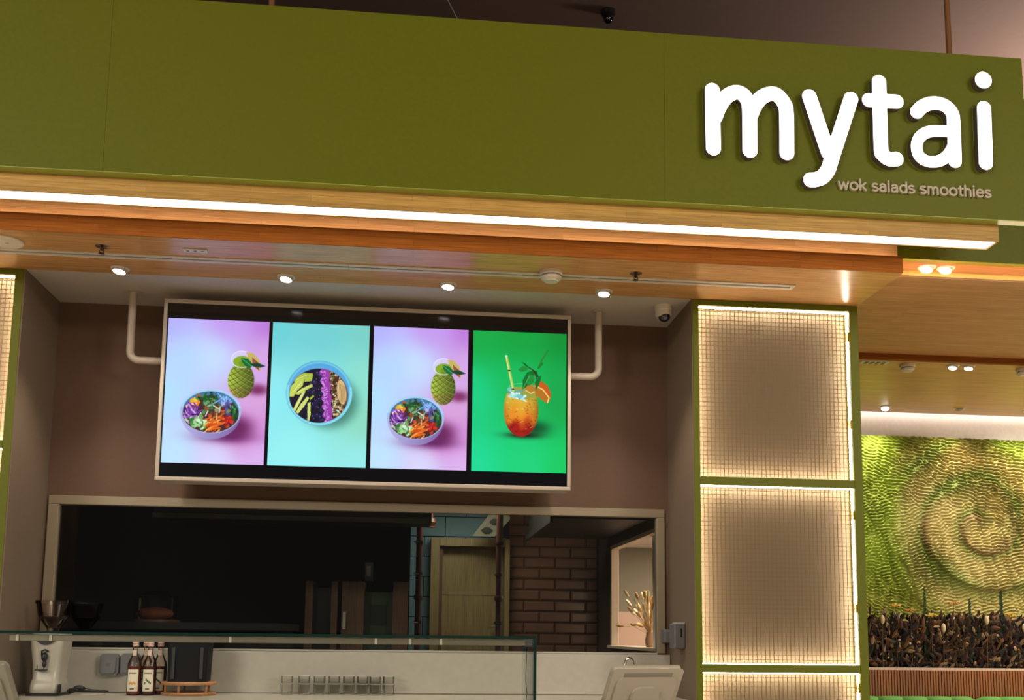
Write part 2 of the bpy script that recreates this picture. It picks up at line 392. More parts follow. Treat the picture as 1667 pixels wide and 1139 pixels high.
def arc(cx, cy, rx, ry, a0, a1, n=7):
    return [(cx+rx*math.cos(R(a0+(a1-a0)*k/(n-1))), cy+ry*math.sin(R(a0+(a1-a0)*k/(n-1)))) for k in range(n)]
S_ = arc(.3, .74, .26, .25, 50, 180)+arc(.32, .45, .02, .02, 120, 100, 2)[:0]+[(.13, .60), (.30, .51), (.48, .40)]+arc(.3, .25, .26, .25, 10, -140)
GL = {'w': (1.0, [[(.05, 1), (.27, 0)], [(.27, 0), (.5, .95)], [(.5, .95), (.73, 0)], [(.73, 0), (.95, 1)]]),
      'o': (.78, [arc(.39, .5, .35, .5, 0, 360, 17)]),
      'k': (.68, [[(.08, 0), (.08, 1.45)], [(.08, .42), (.58, 1)], [(.25, .58), (.62, 0)]]),
      's': (.6, [S_]),
      'a': (.68, [arc(.32, .66, .26, .33, 150, 0)+[(.58, .5), (.58, 0)], [(.58, .6), (.36, .58)]+arc(.30, .29, .26, .28, 90, 300, 8)+[(.58, .28)]]),
      'l': (.2, [[(.08, 0), (.08, 1.45)]]),
      'd': (.76, [arc(.38, .5, .32, .5, 0, 360, 17), [(.68, 0), (.68, 1.45)]]),
      'm': (1.1, [[(.08, 0), (.08, 1)], [(.08, .6)]+arc(.3, .66, .22, .32, 150, 0)+[(.54, 0)], [(.54, .6)]+arc(.77, .66, .22, .32, 150, 0)+[(1.0, 0)]]),
      't': (.46, [[(.2, 1.3), (.2, .25)]+arc(.38, .22, .18, .2, 180, 280, 5), [(.02, 1), (.42, 1)]]),
      'h': (.72, [[(.08, 0), (.08, 1.45)], [(.08, .6)]+arc(.34, .64, .26, .34, 150, 0)+[(.62, 0)]]),
      'i': (.2, [[(.08, 0), (.08, .98)]]),
      'e': (.74, [[(.08, .52), (.66, .52)]+arc(.37, .5, .31, .5, 5, 320, 14)])}
tg = thing('tagline_sign', 'small beige raised words under the glowing sign', 'sign', (2.0, 3.845, 3.08))
txt = 'wok salads smoothies'; tot = sum(.42 if c == ' ' else GL[c][0]+.13 for c in txt); sx_ = .655/tot; sz_ = .036; cx_ = 1.700
TAGM = mat('beige_letter_metal', (180, 170, 146), .38)
for c in txt:
    if c == ' ': cx_ += .42*sx_; continue
    wd, st = GL[c]; st = [[(cx_+p[0]*sx_, 3.089+.0035+p[1]*(sz_-.006)) for p in s] for s in st]
    fm, sm = solid_letter(st, .0041, .0013, 3.838, 3.8495, [(cx_+.08*sx_, 3.089+.046, .0046)] if c == 'i' else [])
    fm.add(sm.v, sm.f)
    build(fm, 'letter', TAGM, tg, smooth=50, label=f'small letter {c}')
    cx_ += (wd+.13)*sx_

# ---------------------------------------------------------------- ceiling fittings on the soffit
def downlight(name, label, loc, tilt=(0, 0), lit=True, power=0, size=1.0, group=None, cone=75, aim=None, blend=.6, color=(1, .88, .72)):
    t = thing(name, label, 'downlight', loc, group)
    x, y, z = loc
    build(MB().lathe([(.028*size, -.001), (.030*size, -.006), (.038*size, -.006), (.041*size, -.002), (.041*size, 0), (.028*size, 0)], 28, loc), 'trim_ring', WHITE, t, smooth=40)
    Mx = Matrix.Translation((x, y, z)) @ Matrix.Rotation(tilt[0], 4, 'X') @ Matrix.Rotation(tilt[1], 4, 'Y')
    build(MB().lathe([(.027*size, .0), (.0285*size, -.010), (.0285*size, -.015), (.026*size, -.016), (.026*size, -.012)], 26).xf(Mx), 'lamp_rim', WHITE, t, smooth=40)
    build(MB().lathe([(.001, -.0165), (.0255*size, -.0145), (.0255*size, -.0125)], 26).xf(Mx), 'lens', LAMP if lit else DULL, t, smooth=40, label='bright round lens' if lit else 'dull unlit lens')
    if power:
        l = bpy.data.lights.new('downlight_beam', 'SPOT'); l.energy = power; l.color = color; l.spot_size = R(cone); l.spot_blend = blend; l.shadow_soft_size = .03
        o = bpy.data.objects.new('downlight_beam', l); col.objects.link(o); o.parent = t; o.location = (0, 0, -.03)
        if aim is not None: o.rotation_euler = (Vector(aim)-Vector((x, y, z-.03))).to_track_quat('-Z', 'Y').to_euler()
    return t
ZC = 2.8435
for k, (x, y, wd) in enumerate(((-1.262, 4.480, 'leftmost of the four, nearest the round speaker'), (-.554, 4.486, 'second from the left above the first menu screens'), (.159, 4.491, 'third from the left above the third menu screen'), (.865, 4.492, 'fourth, nearest the dome camera'))):
    downlight('recessed_downlight', f'round downlight in the bamboo soffit, {wd}', (x, y, ZC), (R(-10), R(6)), True, 26, 1.0, 'soffit downlights', 95)
# linear slot vent
sv = thing('slot_vent', 'long white linear slot vent in the bamboo soffit', 'vent', (-.5, 4.316, ZC))
for xa, xb in ((-3.3, -.2745), (-.2725, 1.672)):
    build(bx(xa, xb, 4.287, 4.308, ZC-.005, ZC), 'flange', WHITE, sv, bevel=.001)
    build(bx(xa, xb, 4.322, 4.345, ZC-.005, ZC), 'flange', WHITE, sv, bevel=.001)
    build(bx(xa, xb, 4.308, 4.322, ZC-.0015, ZC), 'slot', DARK, sv)
build(bx(1.672, 1.69, 4.287, 4.345, ZC-.005, ZC), 'end_cap', WHITE, sv, bevel=.001)
sp = thing('ceiling_speaker', 'large round white speaker grille in the soffit at the left edge', 'speaker', (-1.64, 4.205, ZC))
build(MB().lathe([(.072, 0), (.072, -.006), (.066, -.010), (.064, -.008), (.01, -.009)], 36, (-1.64, 4.205, ZC)), 'grille', mat('speaker_grille', (214, 200, 178), .6, bump=.8, bscale=600), sp, smooth=40)
build(MB().lathe([(.007, -.008), (.006, -.014), (.0, -.015)], 14, (-1.63, 4.205, ZC)), 'indicator', WHITE, sp, smooth=40)
def sprinkler(label, x, y, z):
    t = thing('fire_sprinkler', label, 'sprinkler', (x, y, z), 'soffit sprinklers')
    BR = mat('dark_bronze', (70, 52, 44), .3, .8)
    build(MB().lathe([(.027, 0), (.027, -.003), (.016, -.007), (.010, -.007)], 24, (x, y, z)), 'escutcheon', CHROME, t, smooth=40)
    build(MB().lathe([(.008, -.006), (.008, -.018), (.005, -.02)], 14, (x, y, z)), 'body', BR, t, smooth=40)
    for s in (-1, 1): build(MB().tube([(x+s*.007, y, z-.017), (x+s*.009, y, z-.024), (x+s*.003, y, z-.031)], .0018, 8), 'frame_arm', BR, t, smooth=60)
    build(MB().lathe([(.012, -.031), (.012, -.0325), (.004, -.033)], 18, (x, y, z)), 'deflector', BR, t, smooth=40)
sprinkler('dark sprinkler head in the soffit beside the round speaker', -1.262, 4.212, ZC)
sprinkler('dark sprinkler head in the soffit right of the smoke detector', .955, 4.234, ZC)
ep = thing('ceiling_plate', 'small rectangular white plate in the soffit near the first downlight', 'plate', (-.891, 4.21, ZC))
build(bx(-.94, -.842, 4.193, 4.228, ZC-.004, ZC), 'cover', WHITE, ep, bevel=.001)
for dx in (-.03, .0, .03): build(bx(-.891+dx-.006, -.891+dx+.006, 4.207, 4.213, ZC-.0055, ZC-.004), 'socket', DARK, ep)
def smoke(label, x, y, z, s=1.0):
    t = thing('smoke_detector', label, 'smoke detector', (x, y, z))
    build(MB().lathe([(.05*s, 0), (.05*s, -.014*s), (.047*s, -.018*s)], 30, (x, y, z)), 'base', WHITE, t, smooth=35)
    build(MB().lathe([(.040*s, -.018*s), (.040*s, -.024*s)], 30, (x, y, z)), 'gap_ring', GREY, t, smooth=35)
    build(MB().lathe([(.045*s, -.024*s), (.043*s, -.034*s), (.030*s, -.042*s), (.029*s, -.045*s), (.001, -.046*s)], 30, (x, y, z)), 'cap', WHITE, t, smooth=35)
smoke('white smoke detector overlapping the slot vent on the soffit', .592, 4.268, ZC)
dc = thing('dome_camera', 'white dome security camera on the recess ceiling by the right pillar', 'camera', (1.184, 4.664, ZC+.0005))
build(MB().lathe([(.042, 0), (.042, -.022), (.039, -.026), (.040, -.045), (.034, -.056), (.030, -.057)], 32, (1.184, 4.664, ZC+.0005)), 'body', WHITE, dc, smooth=35)
build(MB().ell((1.186, 4.655, ZC-.050), .029, .029, .030, 20, 12), 'dome', mat('smoked_lens', (22, 18, 30), .08, spec=.8), dc, smooth=60, label='dark smoked dome lens')
build(MB().lathe([(.008, 0), (.008, -.004)], 12).xf(Matrix.Translation((1.186, 4.631, ZC-.066)) @ Matrix.Rotation(R(-50), 4, 'X')), 'lens', mat('lens_glint', (90, 80, 120), .1), dc)  # small disc coloured as a painted glint on the dark dome

# ---------------------------------------------------------------- menu screen wall
tv = thing('menu_display', 'white framed row of four upright menu screens hanging in the recess', 'display', (-.186, 4.78, 1.957))
TVF = mat('display_frame_white', (176, 162, 148), .4)
X0, X1, Z0, Z1 = -1.123, .751, 1.957, 2.794
build(bx(X0, X1, 4.712, 4.83, Z1-.018, Z1), 'frame_edge', TVF, tv, bevel=.003)
build(bx(X0, X1, 4.712, 4.83, Z0, Z0+.018), 'frame_edge', TVF, tv, bevel=.003)
build(bx(X0, X0+.016, 4.712, 4.83, Z0+.018, Z1-.018), 'frame_edge', TVF, tv, bevel=.003)
build(bx(X1-.016, X1, 4.712, 4.83, Z0+.018, Z1-.018), 'frame_edge', TVF, tv, bevel=.003)
build(bx(X0+.016, X1-.016, 4.74, 4.83, Z0+.018, Z1-.018), 'back_housing', DARK, tv)

def canvas(Wc=176, Hc=264, ss=2):
    y, x = np.mgrid[0:Hc*ss, 0:Wc*ss]
    return (x+.5)/(Wc*ss)*100, (y+.5)/(Hc*ss)*150
class Pic:
    def __init__(s): s.x, s.y = canvas(); s.a = np.zeros(s.x.shape+(3,))
    def put(s, mask, c):
        m = np.clip(mask, 0, 1)[..., None]; s.a = s.a*(1-m)+np.array(c, float)*m
    def e(s, cx, cy, rx, ry, rot=0, soft=.03):
        c, n = math.cos(R(rot)), math.sin(R(rot)); dx, dy = s.x-cx, s.y-cy
        d = np.sqrt(((dx*c+dy*n)/rx)**2+((-dx*n+dy*c)/ry)**2)
        return np.clip((1-d)/soft+.5, 0, 1)
    def line(s, pts, w):
        D = np.full(s.x.shape, 99.)
        for a, b in zip(pts, pts[1:]): D = np.minimum(D, seg_sdf(s.x, s.y, a, b))
        return np.clip((w-D)/.4+.5, 0, 1)
    def poly(s, pts):
        ins = np.zeros(s.x.shape, bool); n = len(pts)
        for i in range(n):
            (xa, ya), (xb, yb) = pts[i], pts[(i+1) % n]
            if ya == yb: continue
            ins ^= ((ya > s.y) != (yb > s.y)) & (s.x < (xb-xa)*(s.y-ya)/(yb-ya)+xa)
        return ins.astype(float)
    def grad(s, stops):
        W = 0; A = 0
        for gx, gy, c in stops:
            k = 1/(((s.x-gx)**2+(s.y-gy)**2)/900+.25)**1.6; W = W+k; A = A+k[..., None]*np.array(c, float)
        s.a = A/W[..., None]
    def out(s):
        h, w_ = s.x.shape; return s.a.reshape(h//2, 2, w_//2, 2, 3).mean((1, 3))

def salad():
    p = Pic(); rg = random.Random(4)
    p.grad([(0, 0, (178, 176, 252)), (60, 0, (194, 152, 236)), (100, 0, (186, 118, 214)), (20, 45, (178, 214, 255)), (45, 40, (196, 222, 255)), (100, 40, (212, 164, 228)), (0, 80, (176, 222, 255)), (90, 85, (214, 162, 218)), (100, 110, (210, 142, 214)), (10, 140, (188, 226, 255)), (55, 145, (214, 216, 252)), (95, 145, (218, 178, 236)), (75, 120, (208, 132, 202))])
    sh = np.exp(-(((p.x-72)/17)**2+((p.y-112)/13)**2)**1.4); p.put(sh*.86, (92, 22, 74))
    sh = np.exp(-(((p.x-60)/26)**2+((p.y-122)/6)**2)); p.put(sh*.8, (88, 24, 84))
    sh = np.exp(-(((p.x-91)/11)**2+((p.y-72)/6)**2)**1.3); p.put(sh*.8, (106, 20, 70))
    # bowl body
    body = np.clip(p.e(46, 98, 29.6, 27)*(p.y > 97)+p.e(46, 97, 29.8, 23), 0, 1)
    sh_ = np.clip((p.x-20)/60, 0, 1)[..., None]; p.a = p.a*(1-body[..., None])+body[..., None]*((1-sh_)*np.array((176, 176, 226))+sh_*np.array((120, 86, 150)))
    p.put(p.e(46, 95.7, 29.8, 23), (168, 208, 240)); p.put(p.e(46, 96.3, 27.6, 21.2), (70, 116, 158))
    inner = p.e(46, 99, 27.4, 19.4); p.put(inner, (72, 40, 40))
    def bits(n, cx, cy, sx, sy, cols, rx, ry, stroke=False):
        for _ in range(n):
            x, y = rg.gauss(cx, sx), rg.gauss(cy, sy); c = rg.choice(cols); k = rg.uniform(.75, 1.15); c = [min(255, v*k) for v in c]
            if stroke:
                a = rg.uniform(0, 6.3) if stroke is True else R(rg.gauss(stroke, 28)); l = rg.uniform(2.5, 6)
                m = p.line([(x-math.cos(a)*l, y-math.sin(a)*l), (x+rg.uniform(-1, 1), y+rg.uniform(-1, 1)), (x+math.cos(a)*l, y+math.sin(a)*l)], rx)
            else: m = p.e(x, y, rx*rg.uniform(.7, 1.2), ry*rg.uniform(.7, 1.2), rg.uniform(0, 180), .3)
            p.put(m*np.clip(inner+p.e(46, 93, 24, 17), 0, 1), c)
    bits(24, 29, 88, 3.2, 2.6, [(244, 188, 42), (250, 206, 84), (226, 120, 36)], 2.6, 1.8)
    bits(26, 44, 84, 4.5, 2.8, [(40, 112, 48), (96, 168, 70), (24, 78, 40)], 2.6, 1.4)
    bits(26, 59, 84, 3.6, 2.6, [(120, 170, 226), (150, 196, 240), (84, 120, 196)], .5, 0, True)
    bits(50, 27, 98, 3.8, 3.4, [(112, 48, 150), (156, 92, 196), (70, 24, 110), (214, 180, 232)], .7, 0, True)
    bits(22, 47, 92, 5, 3, [(52, 120, 56), (30, 84, 44), (120, 160, 120)], 2.4, 1.2)
    bits(14, 63, 92, 2.2, 2.5, [(84, 76, 140), (160, 160, 210), (60, 46, 90)], 2.6, 2)
    bits(16, 69, 97, 2.4, 4, [(32, 92, 48), (70, 140, 70), (20, 60, 40)], .9, 0, 75)
    bits(30, 53, 98, 5, 3.6, [(110, 44, 36), (170, 76, 44), (90, 60, 44), (130, 140, 90)], 2.4, 1.6)
    bits(38, 34, 107, 4.6, 3.6, [(150, 210, 130), (206, 240, 200), (70, 140, 70), (112, 182, 88)], 2.6, 1.5)
    bits(26, 62, 106, 4, 2.6, [(196, 44, 32), (222, 84, 50), (150, 26, 30)], 2.8, 1.6)
    bits(36, 50, 109, 5, 3, [(238, 112, 34), (250, 150, 66), (214, 84, 22)], .65, 0, -30)
    for a, b, c in (((41, 101), (43, 96), (226, 214, 240)), ((52, 104), (52, 98), (214, 190, 130)), ((48, 90), (53, 93), (220, 236, 220)), ((54, 97), (55, 91), (190, 208, 204))): p.put(p.line([a, b], .55), c)
    rim = np.clip(p.e(46, 95.7, 29.8, 23, 0, .02)-p.e(46, 96.2, 28.6, 21.8, 0, .02), 0, 1); p.put(rim*(p.y > 92), (170, 176, 216))
    # pineapple glass
    g = p.e(74.2, 63, 13, 18.5); px_, py_ = p.x-74.2, p.y-63
    shade = np.clip(.95-.028*(px_+6)-.006*np.abs(py_), .35, 1.05)[..., None]
    base = np.where((py_ > 8)[..., None], np.array((176, 158, 70)), np.array((160, 182, 60)))*shade
    p.a = p.a*(1-g[..., None])+g[..., None]*base
    bend = px_*px_*.018
    for s in (1, -1):
        q = (py_+bend+s*px_*.75)/5.6; ln = np.abs(q-np.round(q)) < .10
        p.put(ln*g*.75, (74, 92, 22))
        hi = np.abs(q-np.round(q)-.18) < .06
        p.put(hi*g*.35, (206, 220, 110))
    p.put(p.e(74, 41, 10.6, 9.2)*.55, (222, 214, 246)); p.put(p.e(74.6, 43.5, 9, 6.4), (134, 168, 42)); p.put(p.e(77, 45, 6, 3.6), (110, 150, 34))
    p.put(np.clip(p.e(74, 40.5, 10.8, 9, 0, .03)-p.e(74, 40.7, 9.9, 8.2, 0, .03), 0, 1), (222, 226, 244))
    p.put(p.poly([(78, 33), (85, 33.5), (91, 40), (93.5, 47), (92, 53), (88.5, 50), (84, 44), (80, 38)]), (196, 178, 100))
    p.put(p.poly([(84, 38), (90, 43), (92, 52), (89, 50), (85, 45)]), (150, 76, 62))
    p.put(p.poly([(73, 39), (80, 40), (86, 46), (83, 49), (78, 48), (74, 43)]), (24, 104, 54))
    p.put(p.poly([(83, 45), (90, 43.5), (98, 47), (93, 48.6), (86, 48)]), (22, 66, 46)); p.put(p.line([(74, 40), (84, 47.5)], .35), (90, 170, 100))
    return p.out()

def acai():
    p = Pic(); rg = random.Random(9)
    p.grad([(0, 0, (106, 206, 214)), (50, 10, (112, 204, 208)), (100, 0, (120, 204, 196)), (0, 80, (140, 232, 240)), (100, 60, (140, 222, 204)), (100, 100, (140, 216, 190)), (30, 140, (150, 238, 240)), (95, 145, (148, 232, 230)), (50, 60, (130, 222, 222))])
    sh = np.exp(-(((p.x-60)/30)**2+((p.y-82)/28)**2)**3); p.put(sh*.8, (44, 96, 84))
    p.put(p.e(50, 73.3, 33.9, 34.2), (96, 172, 212)); p.put(p.e(50.3, 73, 32.6, 32.8), (112, 202, 226)); p.put(p.e(50, 72.8, 31, 31), (88, 164, 220))
    inn = p.e(49.5, 76, 30, 28.5); p.put(inn, (28, 20, 40))
    for _ in range(46):
        x, y = rg.uniform(38, 54), rg.uniform(50, 103); p.put(p.e(x, y, 2.3, 2.2, 0, .3)*inn, rg.choice([(34, 28, 66), (44, 40, 88), (22, 16, 40)])); p.put(p.e(x-.6, y-.7, .6, .5, 0, .5)*inn*.6, (160, 168, 214))
    pur = ((p.x > 50.5+.10*(p.y-50)+1.2*np.sin(p.y*.7)) & (p.x < 60+.10*(p.y-50)+1.0*np.sin(p.y*.5))).astype(float)*inn
    p.put(pur, (156, 60, 168))
    for _ in range(110):
        y = rg.uniform(50, 104); x = rg.uniform(50.5, 56)+.10*(y-50); a = rg.uniform(0, 6.3); p.put(p.line([(x-math.cos(a), y-math.sin(a)), (x+math.cos(a), y+math.sin(a))], .4)*pur, rg.choice([(198, 140, 226), (214, 160, 236), (132, 40, 146)]))
    nut = ((p.x >= 60+.10*(p.y-50))).astype(float)*inn
    p.put(nut, (74, 44, 36))
    for _ in range(170):
        y = rg.uniform(50, 104); x = rg.uniform(60, 74)+.10*(y-50)*.8; p.put(p.e(x, y, rg.uniform(.7, 1.7), rg.uniform(.5, .9), rg.uniform(0, 180), .4)*nut, rg.choice([(196, 168, 110), (224, 208, 160), (140, 96, 60), (216, 224, 196), (110, 130, 70)]))
    p.put(p.e(73.5, 72, 5.4, 14, -8), (120, 84, 60)); p.put(p.e(73, 71.5, 4.7, 13, -8), (214, 184, 128))
    for k in range(5): p.put(p.line([(70.5+k*1.3, 62+k), (71.8+k*1.2, 82)], .25), (150, 116, 74))
    K = [(170, 190, 66), (192, 208, 90), (206, 220, 120)]
    for pts, c in (([(23, 62), (28, 55), (34, 52.5), (43, 53), (42, 61), (35, 62), (28, 63)], 0), ([(19, 78), (20, 68), (27, 60), (34, 58.5), (33, 66), (27, 72), (24, 78)], 1), ([(25, 75), (32, 69), (42, 64), (43.5, 66.5), (36, 71), (29, 76)], 1), ([(23, 93), (29, 80), (33, 72), (36, 72), (31, 83), (26, 94)], 2), ([(27, 94), (31, 86), (38, 77), (40, 79), (35, 88), (29, 96)], 2), ([(38.5, 84), (41.5, 83), (42, 96), (40.5, 104), (39, 103)], 2), ([(40, 79), (44, 75.5), (45, 77), (41, 81)], 0)):
        p.put(p.poly([(x+.7, y+.9) for x, y in pts])*inn*.6, (14, 12, 16)); p.put(p.poly(pts)*inn, K[c])
    for a, b in (((26, 60), (36, 55)), ((24, 72), (31, 63)), ((28, 73), (39, 66.5)), ((26, 90), (33, 75))): p.put(p.line([a, b], .3), (236, 240, 176))
    rim = np.clip(p.e(50.2, 73.1, 33.6, 33.9, 0, .02)-p.e(50, 73.0, 31.6, 31.8, 0, .02), 0, 1); p.put(rim*(p.y > 66)*.9, (140, 220, 236))
    return p.out()

def drink():
    p = Pic(); rg = random.Random(5)
    p.grad([(0, 0, (22, 168, 70)), (50, 0, (20, 160, 62)), (100, 0, (14, 142, 54)), (0, 70, (24, 204, 130)), (50, 60, (22, 186, 92)), (100, 70, (18, 162, 72)), (0, 145, (30, 216, 148)), (60, 145, (28, 208, 122)), (100, 145, (22, 200, 96))])
    sh = np.exp(-(((p.x-66)/17)**2+((p.y-103)/8)**2)**1.2); p.put(sh*.8, (10, 52, 30))
    sh = np.exp(-(((p.x-54)/18)**2+((p.y-111)/3.2)**2)); p.put(sh*.9, (30, 16, 12))
    yb = np.clip((p.y-68)/44, 0, 1)
    hw_ = np.where(p.y < 82, 13.5+5*np.sin(np.clip((p.y-62)/20, 0, 1)*1.57), 18.3*np.sqrt(np.clip(1-((p.y-86)/26.5)**2*(p.y > 86), 0, 1)))
    body = ((np.abs(p.x-51.8) < hw_) & (p.y > 63) & (p.y < 112.4)).astype(float)
    c0, c1, c2 = np.array((200, 176, 56.)), np.array((214, 128, 34.)), np.array((150, 26, 18.))
    t = yb+.05*np.sin(p.x*.45)+.04*np.sin(p.x*.2+p.y*.3)
    cc = np.where((t < .55)[..., None], c0+(c1-c0)*np.clip(t/.55, 0, 1)[..., None], c1+(c2-c1)*np.clip((t-.55)/.25, 0, 1)[..., None])
    cc = cc*np.clip(1.08-(np.abs(p.x-50)/22)**3*.5, .4, 1.1)[..., None]
    p.a = p.a*(1-body[..., None])+body[..., None]*cc
    for _ in range(60):
        x, y = rg.uniform(36, 68), rg.uniform(72, 108); a = rg.uniform(-.6, .9); l = rg.uniform(1, 3.2)
        k = min(1, (y-68)/44); p.put(p.line([(x, y), (x+l*math.cos(a), y+l*math.sin(a))], .35)*body*.55, (240, 214, 110) if rg.random() < .5-.3*k else (120, 60, 16) if k < .6 else (90, 10, 10))
    p.put(p.poly([(39, 60), (66, 58), (66, 70), (54, 73), (42, 68)]), (152, 158, 66))
    for _ in range(34):
        x, y = rg.uniform(39, 56), rg.uniform(61, 71); p.put(p.e(x, y+.18*(x-40), rg.uniform(1.5, 3), rg.uniform(.8, 1.8), rg.uniform(-30, 40), .3), rg.choice([(170, 226, 226), (206, 240, 238), (120, 196, 200), (96, 160, 150)]))
    p.put(np.clip(p.e(52, 59.5, 14, 4.4, -2, .05)-p.e(52, 59.8, 13.2, 3.9, -2, .05), 0, 1)*.7, (120, 214, 170))
    p.put(p.line([(35.5, 27), (43.5, 64)], 1.35), (176, 196, 84)); p.put(p.line([(35.1, 27), (43.0, 64)], .4), (226, 236, 160)); p.put(p.e(35.4, 26.4, 1.5, .9), (190, 240, 230))
    for a in ((38.6, 42), (43, 62)): p.put(p.e(a[0], a[1], 1.4, .8), (40, 50, 16))
    p.put(p.poly([(66, 54), (73, 52), (80, 57), (84, 66), (82.5, 73), (79, 76), (70, 69), (66, 63)]), (196, 92, 30))
    p.put(p.poly([(66, 58), (73, 62), (80, 71), (80.5, 74), (74, 73), (67, 68)]), (176, 116, 36)); p.put(p.line([(67, 57.5), (75, 61.5), (81.5, 70), (80, 75)], .7), (238, 214, 120))
    p.put(p.e(61, 61, 4.6, 5, 0, .2), (184, 124, 44)); p.put(p.line([(57, 63), (62, 66), (66, 64)], .6), (226, 206, 110))
    LG = [(20, 110, 44), (34, 140, 58), (14, 84, 36)]
    for pts, c in (([(53, 62), (53, 52), (58, 43), (64, 41), (66, 47), (62, 54), (56, 60)], 0), ([(60, 45), (66, 47), (65, 54), (60, 58), (57, 55)], 1), ([(48, 41), (53, 36.5), (60, 38), (57, 42), (51, 43)], 1), ([(52, 32), (56, 34), (60, 38), (56, 36.5)], 2), ([(62, 39), (68, 42), (71, 49), (67, 47)], 2), ([(66, 54), (70, 48), (73, 46), (72, 53), (68, 62)], 0)):
        p.put(p.poly(pts), LG[c])
    p.put(p.line([(60, 38), (66, 42), (68, 50)], .6), (70, 40, 30)); p.put(p.line([(70, 38), (73, 30), (80, 19)], .8), (44, 130, 50)); p.put(p.line([(70, 38), (74, 33)], 1.1), (36, 120, 46)); p.put(p.line([(54, 60), (60, 48)], .3), (90, 190, 100))
    return p.out()

SCR = attrmat('screen_pixels', .12, emit=1.05)
BEZ = mat('screen_bezel', (10, 9, 15), .12)
def screen(x0, x1, img, label, xb0, xb1):
    s = build(bx(xb0, xb1, 4.722, 4.74, Z0+.018, Z1-.018), 'screen', BEZ, tv, label=label)
    z0, z1 = 2.039, 2.705; H, W = img.shape[:2]
    lum = np.where(img/255 <= .04045, img/255/12.92, ((img/255+.055)/1.055)**2.4)
    xs = np.linspace(x0, x1, W+1); zs = np.linspace(z1, z0, H+1); o = origin_of(tv)
    ZZ, XX = np.meshgrid(zs, xs, indexing='ij'); co = np.stack([XX-o.x, np.full_like(XX, 4.7212-o.y), ZZ-o.z], -1).reshape(-1, 3)
    i, j = np.mgrid[0:H, 0:W]; a = i*(W+1)+j
    q = np.stack([a+W+1, a+W+2, a+1, a], -1).reshape(-1, 4)
    me = bpy.data.meshes.new('picture'); me.vertices.add(len(co)); me.vertices.foreach_set('co', co.ravel())
    me.loops.add(q.size); me.loops.foreach_set('vertex_index', q.ravel().astype(np.int32)); me.polygons.add(len(q)); me.polygons.foreach_set('loop_start', np.arange(0, q.size, 4, dtype=np.int32))
    me.update(calc_edges=True)
    at = me.color_attributes.new('Col', 'FLOAT_COLOR', 'CORNER')
    cl = np.ones((len(q), 4, 4), np.float32); cl[..., :3] = lum.reshape(-1, 1, 3); at.data.foreach_set('color', cl.ravel())
    me.materials.append(SCR); po = bpy.data.objects.new('picture', me); col.objects.link(po); po.parent = s
    po['label'] = 'lit picture on the screen'
    return s
sal = salad()
screen(-1.101, -.650, sal, 'leftmost screen with salad bowl and pineapple glass on lilac', X0+.0162, -.64221)
screen(-.634, -.193, acai(), 'second screen with a fruit bowl seen from above on turquoise', -.64219, -.18351)
screen(-.173, .266, sal, 'third screen with salad bowl and pineapple glass on lilac', -.18349, .27749)
screen(.289, .730, drink(), 'rightmost screen with an orange drink on green', .27751, X1-.0162)
# hanging pipes
for s, xp, xe, lab in ((-1, -1.28, X0, 'white bent pipe carrying the left end of the menu screens'), (1, .895, X1, 'white bent pipe carrying the right end of the menu screens')):
    t = thing('hanging_pipe', lab, 'pipe', (xp, 4.785, 2.52), 'menu display pipes')
    pts = [(xp, 4.785, 2.842), (xp, 4.785, 2.56)]+[(xp-s*.042*(1-math.cos(R(a))), 4.785, 2.56-.042*math.sin(R(a))) for a in (15, 30, 45, 60, 75, 90)]+[(xe+s*.001, 4.785, 2.518)]
    build(MB().tube(pts, .0175, 18), 'pipe', TVF, t, smooth=50)
    build(MB().lathe([(.034, 0), (.034, -.005), (.018, -.007)], 24, (xp, 4.785, 2.8435)), 'ceiling_flange', TVF, t, smooth=40)

